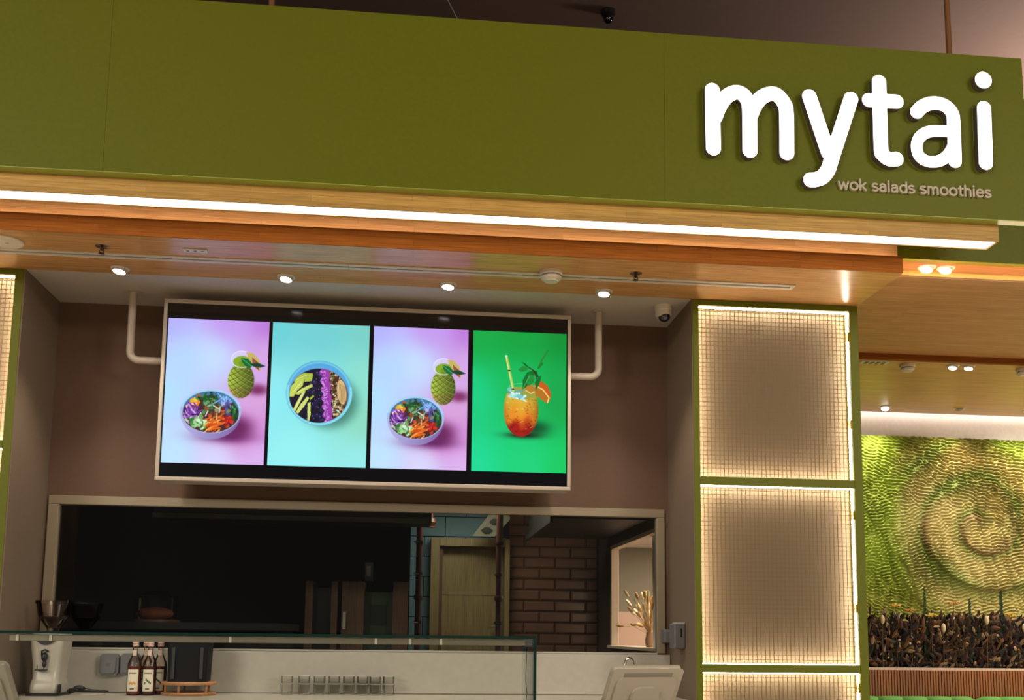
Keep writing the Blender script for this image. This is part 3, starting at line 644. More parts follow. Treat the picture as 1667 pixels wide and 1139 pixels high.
# ---------------------------------------------------------------- lattice pillars
BOARD = mat('lattice_back_board', (108, 92, 70), .7)
WIRE = mat('brass_wire', (112, 84, 46), .45, .4)
BRASS = mat('brass_clip', (196, 170, 40), .3, .8)
def pillar(x0, x1, y0, label, panels, stile_l, stile_r, clips):
    t = thing('lattice_pillar', label, 'pillar', ((x0+x1)/2, y0+.1, 0))
    yb = y0+.11
    build(bx(x0, x0+stile_l, y0, yb, 0, 2.8425), 'stile', GREEN, t, bevel=.002)
    build(bx(x1-stile_r, x1, y0, yb, 0, 2.8425), 'stile', GREEN, t, bevel=.002)
    build(bx(x0+.002, x1-.002, yb, y0+.2, 0, 2.8425), 'core', GREEN, t)
    a, b = x0+stile_l, x1-stile_r
    zt = 2.8425
    for z0, z1 in panels:
        build(bx(a, b, y0, yb, z1, zt), 'crossbar', GREEN, t, bevel=.002); zt = z0
        p = build(bx(a, b, y0+.060, y0+.072, z0, z1), 'light_panel', BOARD, t, label='backlit beige panel')
        ys, ye = y0+.024, y0+.038-.02   # LED strips on the inner edges of the opening
        e = .003
        build(bx(a, a+e, ys, ye+.02, z0, z1), 'edge_light', EDGELED, p); build(bx(b-e, b, ys, ye+.02, z0, z1), 'edge_light', EDGELED, p)
        build(bx(a+e, b-e, ys, ye+.02, z1-e, z1), 'edge_light', EDGELED, p); build(bx(a+e, b-e, ys, ye+.02, z0, z0+e), 'edge_light', EDGELED, p)
        mw = MB(); st = .0198
        n = max(1, round((b-a)/st)); m_ = max(1, round((z1-z0)/(st*1.03)))
        for k in range(1, n): x = a+(b-a)*k/n; mw.box(x-.0012, x+.0012, y0+.019, y0+.0206, z0+e, z1-e)
        for k in range(1, m_): z = z0+(z1-z0)*k/m_; mw.box(a+e, b-e, y0+.0206, y0+.0222, z-.0012, z+.0012)
        build(mw, 'wire_lattice', WIRE, p, kind='stuff', label='fine square brass wire grid')
    build(bx(a, b, y0, yb, 0, zt), 'crossbar', GREEN, t, bevel=.002)
    for x, z in clips:
        c = MB().box(x-.008, x-.004, y0+.012, y0+.022, z-.020, z+.020); c.box(x+.004, x+.008, y0+.012, y0+.022, z-.020, z+.020); c.box(x-.004, x+.004, y0+.012, y0+.022, z-.004, z+.004)
        build(c, 'clip', BRASS, t)
pillar(1.290, 2.085, 4.540, 'tall green pillar with glowing wire lattice panels right of the counter', [(2.015, 2.816), (1.174, 1.977), (.36, 1.137)], .029, .041,
       [(2.036, 2.696), (2.035, 2.278), (2.036, 1.854), (2.036, 1.428), (2.036, 1.072)])
pillar(-2.47, -1.680, 4.540, 'tall green pillar with glowing wire lattice at the left edge', [(2.088, 2.816), (1.25, 2.054), (.36, 1.21)], .041, .0365, [])

# ---------------------------------------------------------------- glass display case and front counter
fc = thing('service_counter', 'cream service counter in front carrying the glass case and tills', 'counter', (-.5, 3.6, 0))
build(bx(-2.6, 1.25, 3.15, 3.98, .905, .945), 'worktop', CREAM, fc, bevel=.004)
for k in range(4): build(bx(-2.58+k*.955, -2.58+k*.955+.95, 3.22, 3.25, .06, .90), 'front_panel', bamboo('bamboo_counter', (190, 136, 80), .45, (.7, .03)), fc, bevel=.002)
build(bx(-2.58, 1.235, 3.26, 3.95, 0, .904), 'body', CREAM, fc)
gc = thing('glass_display_case', 'frameless glass display case with steel rail on the counter', 'display case', (-.9, 3.55, .945))
build(bx(-2.4, .4225, 3.400, 3.408, .946, 1.2805), 'front_pane', GLASS, gc)
build(bx(-2.4, .4225, 3.396, 3.398, .0+1.2815, 1.2895), 'pane_edge', TEAL, gc)
build(bx(-2.4, .4225, 3.3985, 3.74, 1.2815, 1.2895), 'top_pane', GLASS, gc)
build(bx(.423, .4305, 3.402, 3.74, .946, 1.2885), 'end_pane', GLASS, gc)
build(bx(.4215, .4315, 3.396, 3.4015, .946, 1.2895), 'corner_edge', TEAL, gc, label='dark green glass corner')
rl = build(bx(-1.225, .405, 3.412, 3.432, 1.259, 1.279), 'rail', STEEL, gc, bevel=.001, label='brushed steel rail')
build(bx(.395, .4225, 3.410, 3.434, 1.257, 1.2805), 'bracket', CHROME, rl, bevel=.001)
for x in (-1.2, -1.10, -.55, -.09, .02, .12): build(bx(x-.004, x+.004, 3.4085, 3.4115, 1.2595, 1.2785), 'clip', WHITE, rl)  # white tabs paint bright reflections along the steel rail
build(MB().tube([(.408, 3.47, 1.24), (.405, 3.47, 1.15), (.41, 3.47, 1.1), (.404, 3.47, 1.05), (.407, 3.47, .946)], .0015, 6), 'cable', GREY, gc)

# tills seen from behind
def till(label, loc, yawd, w_=.285, h_=.215, tilt=30):
    t = thing('till_monitor', label, 'monitor', loc)
    t.rotation_euler = (0, 0, R(yawd))
    TM = mat('till_plastic', (176, 166, 150), .4)
    def loc_build(mb, name, m, parent=t, **k):
        me_o = origin_of(parent); mb.v = [tuple(Vector(p)+Vector(loc)) for p in mb.v]; return build(mb, name, m, parent, **k)
    Mt = Matrix.Translation((0, 0, .145)) @ Matrix.Rotation(R(tilt), 4, 'X')
    def rrect(hw, hh, r, n=5):
        pts = []
        for cx, cy, a in ((hw-r, hh-r, 0), (-hw+r, hh-r, 90), (-hw+r, -hh+r, 180), (hw-r, -hh+r, 270)):
            for k in range(n+1): pts.append((cx+r*math.cos(R(a+90*k/n)), cy+r*math.sin(R(a+90*k/n))))
        return pts
    body = MB(); body.prism(rrect(w_/2, h_/2, .014), -.012, .012, 'y')
    loc_build(body.xf(Mt), 'body', TM, bevel=.004)
    loc_build(MB().prism(rrect(w_/2-.012, h_/2-.014, .01), .0121, .0135, 'y').xf(Mt), 'screen', DARK)
    loc_build(MB().prism(rrect(w_/2-.022, h_/2-.03, .03), -.020, -.0121, 'y').xf(Mt), 'back_bulge', TM, bevel=.004)
    v_ = loc_build(MB().box(-.1, .1, -.0145, -.0121, h_/2-.030, h_/2-.014).xf(Mt), 'vent', mat('vent_grey', (140, 132, 118), .5))
    neck = MB().prism(rrect(.052, .085, .03), -.034, -.0202, 'y').xf(Mt @ Matrix.Translation((0, 0, -.045)))
    loc_build(neck, 'neck', TM, bevel=.004)
    loc_build(MB().tube([(0, .02, .06), (0, .045, 0.04)], [.03, .04], 18), 'stem', TM, smooth=40)
    loc_build(MB().prism(rrect(.09, .075, .03), 0.0, .018, 'z'), 'base', TM, bevel=.003)
    return t
till('white till monitor seen from behind, right of the glass case', (.85, 3.72, .945), 19)
till('white till monitor cut off by the left edge of the picture', (-1.40, 3.62, .945), -14)

# ---------------------------------------------------------------- things on the back counter
CT = 1.0105
tm = thing('tumbler', 'x', 'glass', (0, 0, 0), 'tumblers on the back counter')
TG = glassy('tumbler_glass', (.965, .965, .955), 1.2, .2)
prof = [(.020, 0), (.0245, .001), (.0255, .006), (.0285, .048), (.0285, .050), (.0265, .054), (.0275, .086), (.0262, .086), (.0248, .054), (.0225, .010), (.001, .008)]
build(MB().lathe(prof, 16), 'cup', TG, tm, smooth=20)
build(MB().lathe([(.001, .0012), (.0245, .0012), (.0245, .0045), (.001, .0045)], 16), 'thick_base', mat('base_glint', (190, 186, 178), .2), tm, smooth=30)  # opaque pale disc paints the brightness of the thick glass base
build(MB().lathe([(.0262, .0845), (.0278, .0845), (.0278, .0865), (.0262, .0865)], 20), 'rim', mat('rim_glint', (190, 184, 172), .2), tm, smooth=30)  # pale ring painted as the highlight on the glass rim
build(MB().lathe([(.0284, .0485), (.0288, .0485), (.0288, .0500), (.0284, .0500)], 16), 'shoulder', mat('shoulder_glint', (196, 190, 178), .2), tm, smooth=30)  # pale band paints the bright glass edge at the shoulder
TX = (-.527, -.449, -.380, -.313, -.247, -.184, -.127, -.066)
ords = ['first, standing a little apart', 'second', 'third', 'fourth', 'fifth', 'sixth', 'seventh', 'eighth, at the right end']
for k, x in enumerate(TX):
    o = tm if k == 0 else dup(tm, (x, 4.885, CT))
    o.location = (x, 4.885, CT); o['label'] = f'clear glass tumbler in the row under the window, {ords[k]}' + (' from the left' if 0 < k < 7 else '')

# syrup bottles
def bottle(label, x, y, liquid, fruit, level=.2):
    t = thing('syrup_bottle', label, 'bottle', (x, y, CT), 'syrup bottles')
    s = 1.0
    pr = [(.026, .001), (.0295, .004), (.030, .012), (.030, .125), (.028, .142), (.0165, .168), (.0115, .182), (.0105, .212), (.012, .214), (.012, .218), (.0, .2185)]
    build(MB().lathe(pr, 24, (x, y, CT)), 'glass', glassy('bottle_glass', (.93, .86, .80), 1.45, .02), t, smooth=40)
    build(MB().lathe([(.0, .004), (.0270, .005), (.0280, .012), (.0280, min(level, .124)), (.0, min(level, .124)+.0004)], 20, (x, y, CT)), 'syrup', mat('syrup_'+liquid, {'amber': (128, 62, 40), 'red': (116, 40, 28), 'brown': (96, 48, 38)}[liquid], .2, spec=.6), t, smooth=40)
    build(MB().lathe([(.0135, .212), (.0135, .236), (.0125, .238), (.0, .238)], 20, (x, y, CT)), 'cap', mat('pink_cap', (214, 176, 160), .4), t, smooth=40)
    build(MB().lathe([(.0138, .222), (.0138, .2245)], 20, (x, y, CT)), 'cap_ring', mat('dark_red_print', (120, 40, 46), .5), t)
    def wrap(u0, u1, z0, z1, r, m, name, par, n=8):
        mb = MB(); vs_ = []
        for z in (z0, z1):
            for k in range(n+1):
                a = R(-90)+(u0+(u1-u0)*k/n)/r; vs_.append((x+r*math.cos(a), y+r*math.sin(a), CT+z))
        mb.add(vs_, [(k, k+1, n+2+k, n+1+k) for k in range(n)]); return build(mb, name, m, par)
    lb_ = wrap(-.025, .025, .018, .112, 0.0304, mat('paper_label', (232, 222, 200), .6), 'label', t)
    INK = mat('label_ink', (52, 44, 44), .6)
    for u0, u1, z0, z1 in ((-.017, -.011, .094, .099), (-.0095, -.004, .094, .099), (-.003, .003, .094, .099), (.004, .0095, .094, .099), (.011, .017, .094, .099), (-.009, .009, .026, .031)): wrap(u0, u1, z0, z1, .0307, INK, 'print', lb_, 2)
    FC = mat('print_'+fruit, {'orange': (214, 150, 60), 'green': (70, 104, 62), 'dark': (60, 52, 54)}[fruit], .6)
    rg = random.Random(hash(fruit) % 7)
    for k in range(5):
        u = -.012+.006*k; z = .048+.010*((k*3) % 4)/2 if fruit != 'orange' else .046+.004*(k % 2); wrap(u-.003, u+.003, z, z+.010, .03075, FC, 'print', lb_, 2)
    wrap(-.009, .009, .172, .196, .0165, mat('neck_label', (222, 196, 180), .6), 'neck_label', t, 4)
bottle('syrup bottle with orange fruit label, frontmost on the left', -1.180, 4.79, 'amber', 'orange', .124)
bottle('syrup bottle with green leaf label, in front on the right', -1.116, 4.795, 'brown', 'green', .124)
bottle('syrup bottle half hidden behind the orange labelled bottle', -1.150, 4.86, 'red', 'dark', .124)
bottle('dark syrup bottle at the back beside the wooden stand', -1.086, 4.855, 'red', 'dark', .124)

# wooden stand with black container
ws = thing('wooden_stand', 'round two tier wooden stand under the black container', 'stand', (-.95, 4.83, CT))
WS = bamboo('stand_wood', (196, 140, 96), .45, (.3, .03))
for z in (0, .046): build(MB().lathe([(.116, z), (.119, z+.004), (.119, z+.010), (.116, z+.0135)], 40, (-.95, 4.83, CT)), 'tier', WS, ws, smooth=40)
for k in range(5):
    a = R(40+72*k); build(MB().tube([(-.95+.1*math.cos(a), 4.83+.1*math.sin(a), CT+.0135), (-.95+.1*math.cos(a), 4.83+.1*math.sin(a), CT+.046)], .006, 10), 'post', WS, ws, smooth=40)
bc = thing('black_container', 'tall black container with ribbed sides on the wooden stand', 'container', (-.95, 4.83, CT+.06))
def rr(hw, hd, r, n=5):
    return [(cx+r*math.cos(R(a+90*k/n)), cy+r*math.sin(R(a+90*k/n))) for cx, cy, a in ((hw-r, hd-r, 0), (-hw+r, hd-r, 90), (-hw+r, -hd+r, 180), (hw-r, -hd+r, 270)) for k in range(n+1)]
lo = rr(.084, .065, .015); hi = rr(.090, .07, .017); n_ = len(lo); zb = CT+.0602
mb = MB(); mb.add([(x-.95, y+4.83, zb) for x, y in lo]+[(x-.95, y+4.83, zb+.19) for x, y in hi], [tuple(range(n_-1, -1, -1)), tuple(range(n_, 2*n_))]+[(k, (k+1) % n_, n_+(k+1) % n_, n_+k) for k in range(n_)])
build(mb, 'body', mat('black_container_plastic', (20, 20, 22), .6, spec=.15), bc, smooth=40)
for dx in (-.066, .056): build(bx(-.95+dx, -.95+dx+.014, 4.752, 4.7625, zb+.012, zb+.15), 'rib', mat('rib_highlight', (60, 60, 62), .4, spec=.2), bc, bevel=.002)  # ribs in lighter grey, slot highlights put into their colour
build(MB().prism([(x*1.03-.95, y*1.03+4.83) for x, y in hi], zb+.19, zb+.196, 'z'), 'lid', mat('black_container_plastic', (20, 20, 22), .6, spec=.15), bc, bevel=.002)

# coffee grinder
gr = thing('coffee_grinder', 'white coffee grinder with clear bean hopper at the left end', 'grinder', (-1.535, 4.78, CT))
GW = mat('grinder_white', (184, 176, 164), .3)
gx, gy = -1.535, 4.78
lo = rr(.070, .085, .03); hi = rr(.083, .09, .03); n_ = len(lo)
mb = MB()
rows = [(0, .060, .085), (.03, .061, .085), (.045, .060, .078), (.06, .056, .072), (.12, .060, .070), (.19, .068, .078), (.235, .072, .08), (.262, .064, .07)]
vs_ = []; 
for z, hw, hd in rows: vs_ += [(gx+x, gy+y, CT+.012+z) for x, y in rr(hw, hd, .028)]
mb.add(vs_, [tuple(range(n_-1, -1, -1)), tuple((len(rows)-1)*n_+k for k in range(n_))]+[(r_*n_+k, r_*n_+(k+1) % n_, (r_+1)*n_+(k+1) % n_, (r_+1)*n_+k) for r_ in range(len(rows)-1) for k in range(n_)])
build(mb, 'body', GW, gr, smooth=45)
build(MB().prism([(gx+x, gy+y) for x, y in rr(.070, .095, .02)], CT, CT+.012, 'z'), 'base', DARK, gr, bevel=.002)
hp = build(MB().lathe([(.024, .270), (.026, .285), (.058, .330), (.064, .335), (.074, .392), (.079, .394), (.080, .408), (.076, .409), (.074, .402), (.062, .345), (.022, .286)], 28, (gx, gy, CT)), 'hopper', glassy('hopper_plastic', (.88, .84, .80), 1.35, .05), gr, smooth=40, label='smoky clear bean hopper')
build(MB().lathe([(.001, .288), (.022, .290), (.058, .338), (.001, .340)], 24, (gx, gy, CT)), 'beans', mat('coffee_beans', (46, 28, 24), .5, bump=1, bscale=300), hp, smooth=40)
build(MB().lathe([(.026, .255), (.026, .2755)], 24, (gx, gy, CT)), 'hopper_collar', DARK, gr, smooth=40)
mb = MB(); mb.prism([(gx-.055+.11*k/12, CT+.248-.032*math.sin(math.pi*k/12)) for k in range(13)]+[(gx+.055, CT+.262), (gx-.055, CT+.262)], gy-.088, gy-.080, 'y')
build(mb, 'top_visor', DARK, gr)
sp_ = build(MB().tube([(gx-.012, gy-.082, CT+.17), (gx-.010, gy-.092, CT+.19), (gx+.004, gy-.094, CT+.196), (gx+.014, gy-.084, CT+.188)], .004, 10), 'spout_hook', DARK, gr, smooth=50)
build(MB().ell((gx, gy-.084, CT+.165), .014, .01, .02, 12, 8), 'dosing_knob', DARK, gr, smooth=60)
build(MB().ell((gx+.002, gy-.085, CT+.135), .009, .009, .016, 12, 8), 'outlet', DARK, gr, smooth=60)
build(bx(gx-.03, gx+.012, gy-.108, gy-.07, CT+.108, CT+.113), 'fork', DARK, gr)
for dx in (-.022, .006): build(MB().tube([(gx+dx, gy-.1, CT+.113), (gx+dx, gy-.1, CT+.128)], .002, 8), 'fork_prong', DARK, gr)
build(bx(gx+.064, gx+.074, gy-.09, gy-.07, CT+.013, CT+.05), 'side_switch', DARK, gr, bevel=.002)
# brush on the counter
hb_ = thing('counter_brush', 'black cleaning brush lying beside the coffee grinder', 'brush', (-1.40, 4.84, CT))
build(MB().tube([(-1.46, 4.79, CT+.016), (-1.42, 4.82, CT+.020), (-1.36, 4.85, CT+.014), (-1.31, 4.88, CT+.010)], [.006, .010, .007, .004], 10), 'handle', DARK, hb_, smooth=60)
build(MB().ell((-1.42, 4.82, CT+.028), .026, .014, .012, 12, 7), 'head', DARK, hb_, smooth=60)
build(MB().tube([(-1.43, 4.80, CT+.02), (-1.45, 4.785, CT+.016)], [.010, .012], 10), 'bristles', mat('bristle_black', (18, 16, 16), .9), hb_)
tag(build(MB().prism([(-1.40, 4.73), (-1.33, 4.735), (-1.30, 4.80), (-1.37, 4.81)], CT, CT+.004, 'z'), 'counter_cloth', mat('grey_cloth', (190, 178, 160), .9, bump=.5, bscale=300), bevel=.001), 'folded pale grey cloth beneath the black brush', 'cloth')

# soap dispensers on the backsplash and side wall
def dispenser(label, Mx):
    t = thing('soap_dispenser', label, 'dispenser', Mx.translation)
    sh = [(-.030, -.044), (.026, -.044), (.036, -.034), (.036, .034), (.026, .044), (-.030, .044), (-.038, .034), (-.038, -.034)]
    def b_(mb, name, m, par=t, **k): return build(mb.xf(Mx), name, m, par, **k)
    b_(MB().prism(sh, -.035, 0, 'y'), 'body', GREY, bevel=.005)
    b_(MB().prism([(x*.78-.002, z*.82) for x, z in sh], -.042, -.035, 'y'), 'cover', GREY, bevel=.003)
    b_(MB().box(-.035, -.028, -.0365, -.035, -.018, .020), 'level_slot', DARK)
    b_(MB().box(-.012, .008, -.0435, -.042, -.006, .008), 'badge', mat('badge_grey', (96, 94, 96), .4))
dispenser('grey soap dispenser on the backsplash beside the coffee grinder', Matrix.Translation((-1.33, 4.975, 1.137)))
dispenser('grey soap dispenser on the backsplash behind the syrup bottles', Matrix.Translation((-1.238, 4.975, 1.139)))
sd = thing('soap_dispenser', 'grey soap dispenser on the recess side wall above the till', 'dispenser', (1.26, 4.75, 1.235))
build(bx(1.232, 1.2855, 4.70, 4.79, 1.238, 1.352), 'body', GREY, sd, bevel=.006)
build(bx(1.262, 1.269, 4.6985, 4.70, 1.29, 1.33), 'level_slot', DARK, sd)
build(bx(1.245, 1.2855, 4.71, 4.78, 1.352, 1.357), 'lid', WHITE, sd, bevel=.001)
th = thing('towel_holder', 'chrome and grey holder in the corner beside the wall dispenser', 'holder', (1.262, 4.94, 1.29))
build(bx(1.238, 1.285, 4.90, 4.975, 1.262, 1.325), 'cup', GREY, th, bevel=.004)
build(MB().tube([(1.26, 4.90, 1.31), (1.262, 4.86, 1.30), (1.264, 4.84, 1.272)], .006, 10), 'lever', CHROME, th, smooth=60)
# tap
tp = thing('counter_tap', 'chrome gooseneck tap behind the till monitor', 'tap', (1.06, 4.86, CT))
build(MB().lathe([(.024, 0), (.024, .01), (.012, .014)], 20, (1.075, 4.86, CT)), 'base', CHROME, tp, smooth=40)
build(MB().tube([(1.075, 4.86, CT+.012), (1.075, 4.86, CT+.15)]+[(1.075-.022+.022*math.cos(R(a)), 4.86-.02*math.sin(R(a/2)), CT+.15+.03*math.sin(R(a))) for a in (30, 60, 90, 120, 150)]+[(1.028, 4.835, CT+.12)], .007, 12), 'spout', CHROME, tp, smooth=60)

# ---------------------------------------------------------------- kitchen behind the serving window
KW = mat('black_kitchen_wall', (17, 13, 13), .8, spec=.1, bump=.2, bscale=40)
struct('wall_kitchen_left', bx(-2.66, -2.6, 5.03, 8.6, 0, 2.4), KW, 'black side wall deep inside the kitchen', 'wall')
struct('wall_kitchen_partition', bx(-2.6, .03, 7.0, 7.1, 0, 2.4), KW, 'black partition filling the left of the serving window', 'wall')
kb = struct('wall_kitchen_back', bx(-.2, 1.6, 8.55, 8.65, 0, 2.4), mat('dark_grout', (30, 22, 20), .8), 'brown tiled back wall of the kitchen seen through the window', 'wall')
TILE = mat('brown_gloss_tile', (116, 86, 70), .22, bump=.05, bscale=30)
TH, TW = .0895, .262
tme = None
for r_ in range(17):
    for c_ in range(4):
        x0 = .845+c_*TW-(TW/2 if r_ % 2 else 0); x1 = x0+TW
        x0, x1 = max(x0, .845), min(x1, 1.598)
        if x1-x0 < .03: continue
        z0 = .85+r_*TH; g = .0035
        full = abs((x1-x0)-TW) < 1e-6
        if full and tme is not None:
            o = tme.copy(); col.objects.link(o); o.parent = kb; o.location = (x0-tme['bx'], 0, z0-tme['bz']); continue
        mb = MB(); a0, a1, b0, b1 = x0+g, x1-g, z0+g, z0+TH-g; e = .012
        mb.add([(a0, 8.55, b0), (a1, 8.55, b0), (a1, 8.55, b1), (a0, 8.55, b1), (a0+e, 8.538, b0+e), (a1-e, 8.538, b0+e), (a1-e, 8.538, b1-e), (a0+e, 8.538, b1-e)], [(4, 5, 6, 7), (0, 1, 5, 4), (1, 2, 6, 5), (2, 3, 7, 6), (3, 0, 4, 7)])
        o = build(mb, 'tile', TILE, kb)
        if full and tme is None: tme = o; o['bx'] = x0; o['bz'] = z0
BLUE = mat('blue_grey_block', (96, 132, 144), .6, bump=.2, bscale=50)
for r_ in range(11):
    for c_ in range(3):
        x0 = -.19+c_*.34-(.17 if r_ % 2 else 0); x1 = min(x0+.334, .84); x0 = max(x0, -.19)
        if x1-x0 < .03: continue
        build(bx(x0, x1, 8.535, 8.549, .6+r_*.165, .6+r_*.165+.159), 'block', BLUE, kb, bevel=.003)
DW = bamboo('kitchen_door_wood', (136, 120, 78), .5, (.8, .016), vertical=True, var=.1)
dr = thing('door_1', 'pale bamboo kitchen door in a light casing seen through the window', 'door', (.52, 8.5, 0), kind='structure')
build(bx(.20, .27, 8.40, 8.534, 0, 2.06), 'casing', DW, dr, bevel=.003); build(bx(.80, .842, 8.40, 8.534, 0, 2.06), 'casing', DW, dr, bevel=.003); build(bx(.27, .80, 8.40, 8.534, 1.995, 2.06), 'casing', DW, dr, bevel=.003)
build(bx(.30, .798, 8.522, 8.534, 0, 1.60), 'lower_leaf', DW, dr); build(bx(.30, .798, 8.522, 8.534, 1.604, 1.975), 'upper_leaf', DW, dr)
build(bx(.271, .299, 8.45, 8.533, 0, 1.994), 'jamb', mat('jamb_shade', (84, 58, 38), .6), dr); build(bx(.30, .799, 8.45, 8.533, 1.9755, 1.994), 'jamb', mat('jamb_shade', (84, 58, 38), .6), dr)  # dark brown paints the shade in the gap around the door leaf
build(MB().tube([(.76, 8.505, 1.35), (.76, 8.47, 1.35), (.70, 8.47, 1.35)], .008, 8), 'handle', STEEL, dr, smooth=60)
PB = mat('brown_pipe', (86, 46, 32), .45)
for x, lab in ((.096, 'brown vertical pipe left of the kitchen door'), (.684, 'brown vertical pipe crossing the right of the kitchen door')):
    t = thing('kitchen_pipe', lab, 'pipe', (x, 7.6, 0), 'brown kitchen pipes')
    build(MB().tube([(x, 7.6, 0), (x, 7.6, 2.399)], .024, 14), 'tube', PB, t, smooth=50)
    for z in (1.37, 1.72, 1.95):
        c_ = build(MB().lathe([(.029, -.012), (.029, .012)], 14, (x, 7.6, z)), 'clamp', DARK, t, smooth=40)
        build(MB().tube([(x, 7.572, z), (x-.04, 7.56, z)], .006, 8), 'bolt', CHROME, c_)
    build(MB().lathe([(.03, -.02), (.036, 0), (.03, .02)], 14, (x, 7.6, 1.55)), 'joint', PB, t, smooth=50)
ks = thing('kitchen_sprinkler', 'brown sprinkler fitting hanging left of the kitchen door', 'sprinkler', (.19, 8.0, 2.4))
build(MB().tube([(.19, 8.0, 2.4), (.19, 8.0, 2.16)], .014, 12), 'drop_pipe', PB, ks, smooth=50)
build(MB().lathe([(.03, .03), (.04, 0), (.02, -.03), (.03, -.04)], 14, (.19, 8.0, 2.14)), 'head', PB, ks, smooth=50)
vp = thing('vent_plate', 'pale plate with two dark eye shaped slots above the kitchen door', 'vent', (.66, 8.2, 2.05))
build(MB().prism([(.52, 2.06), (.70, 2.06), (.82, 2.20), (.80, 2.30), (.70, 2.30)], 8.2, 8.215, 'y'), 'plate', mat('vent_plate_paint', (104, 102, 84), .6), vp)
for cx_, cz_ in ((.635, 2.105), (.70, 2.175)): build(MB().prism([(cx_-.05, cz_), (cx_-.02, cz_+.026), (cx_+.02, cz_+.026), (cx_+.05, cz_), (cx_+.02, cz_-.026), (cx_-.02, cz_-.026)], 8.196, 8.1995, 'y'), 'slot', DARK, vp)
build(MB().tube([(.76, 8.207, 2.3), (.76, 8.207, 2.4)], .008, 8), 'hanger', DARK, vp)
# extractor hood and dark range
hd = thing('extractor_hood', 'steel extractor hood in the upper right of the kitchen', 'hood', (1.2, 7.4, 2.1))
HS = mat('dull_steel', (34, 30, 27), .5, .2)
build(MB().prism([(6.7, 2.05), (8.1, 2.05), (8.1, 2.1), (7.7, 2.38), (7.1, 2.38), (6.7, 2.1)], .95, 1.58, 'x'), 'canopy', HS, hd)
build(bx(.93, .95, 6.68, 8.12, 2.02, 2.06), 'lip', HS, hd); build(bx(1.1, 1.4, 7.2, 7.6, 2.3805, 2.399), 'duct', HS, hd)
he = thing('hood_edge', 'dull steel hood edge running across the top of the dark kitchen', 'hood', (-.7, 6.3, 1.95))
HE = mat('dim_steel_edge', (96, 86, 78), .4, .4)
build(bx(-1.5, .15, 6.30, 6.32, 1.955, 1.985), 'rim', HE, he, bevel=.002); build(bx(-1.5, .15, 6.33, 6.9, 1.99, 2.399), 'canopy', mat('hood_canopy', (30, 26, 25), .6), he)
build(bx(-1.5, .15, 6.30, 6.3295, 2.03, 2.042), 'rim', HE, he)
kc = thing('kitchen_range', 'black kitchen worktop low behind the serving window', 'worktop', (-.9, 5.6, 0))
build(bx(-2.55, -.62, 5.4, 6.3, 1.30, 1.335), 'top', mat('black_stone', (16, 14, 15), .25), kc); build(bx(-2.5, -.65, 5.45, 6.25, 0, 1.30), 'body', KW, kc)
# appliance unit with wooden cheeks
au = thing('appliance_cabinet', 'dark appliance with wooden side panels in front of the black partition', 'appliance', (-.3, 6.8, 0))
AW = bamboo('appliance_wood', (118, 80, 52), .5, (.6, .05), vertical=True)
for x0, x1 in ((-.62, -.575), (-.46, -.42), (-.395, -.255), (-.075+.0, .02)):
    build(bx(x0, x1, 6.62, 6.98, 0, 1.612), 'wood_panel', AW, au, bevel=.003)
build(bx(-.574, -.461, 6.68, 6.97, 0, 1.57), 'black_front', DARK, au)
build(bx(-.254, -.076, 6.70, 6.97, 0, 1.55), 'green_front', mat('dark_green_front', (52, 70, 46), .5), au)
build(bx(-.212, -.118, 6.692, 6.6995, 1.34, 1.47), 'hatch', mat('dark_green_hatch', (24, 40, 26), .4), au); build(bx(-.385, -.365, 6.60, 6.6195, 1.31, 1.42), 'handle', WHITE, au, bevel=.003)
pd = thing('paper_dispenser', 'small pale paper dispenser on the black partition', 'dispenser', (-.24, 6.97, 1.66))
build(bx(-.268, -.216, 6.94, 6.999, 1.63, 1.755), 'case', mat('dispenser_grey', (120, 120, 124), .4), pd, bevel=.004); build(bx(-.255, -.23, 6.935, 6.9395, 1.66, 1.73), 'window', WHITE, pd)
# glass covered bread board on the kitchen worktop
bt = thing('bread_cloche', 'dim glass covered board of bread on the black worktop', 'cloche', (-1.36, 5.9, 1.335))
build(MB().lathe([(.13, 0), (.13, .015)], 24, (-1.36, 5.9, 1.336)), 'board', AW, bt, smooth=40); build(MB().ell((-1.36, 5.9, 1.385), .10, .07, .035, 16, 8), 'loaf', mat('bread_crust', (150, 84, 54), .7), bt, smooth=60)
build(MB().lathe([(.115, .0), (.115, .12), (.05, .155), (.001, .16)], 24, (-1.36, 5.9, 1.352)), 'cover', glassy('cloche_glass', (.9, .86, .82), 1.3), bt, smooth=40)

# side opening to the back room
struct('wall_kitchen_right', holed(5.03, 9.3, 0, 2.84, 6.35, 8.02, 1.195, 1.985, 1.6, 1.65, swap=True), mat('dark_brown_paint', (74, 58, 50), .6), 'dark brown side wall of the kitchen with a bright opening', 'wall')
w2 = thing('window_2', 'white framed opening in the kitchen side wall with dried grasses', 'window', (1.675, 7.2, 1.195), kind='structure')
OF = mat('opening_white', (226, 206, 184), .5)
build(bx(1.595, 1.655, 7.975, 8.02, 1.195, 1.985), 'frame_side', OF, w2, bevel=.003); build(bx(1.595, 1.655, 6.35, 7.975, 1.955, 1.985), 'frame_top', OF, w2, bevel=.003)
build(bx(1.560, 1.78, 6.35, 7.975, 1.195, 1.215), 'ledge', OF, w2, bevel=.003)
struct('wall_room_back', bx(1.65, 4.0, 9.2, 9.3, 1.5, 2.08), mat('grey_green_paint', (150, 142, 122), .7), 'grey upper wall of the back room beyond the opening', 'wall')
struct('baseboard_room', bx(1.65, 4.0, 9.19, 9.3, 0, 1.5), mat('pinkish_beige_paint', (226, 190, 168), .7), 'pale pink lower wall of the back room beyond the opening', 'wall')
struct('ceiling_room', bx(1.65, 4.0, 6.86, 9.3, 2.08, 2.14), WHITEP, 'white ceiling of the back room beyond the opening', 'ceiling')
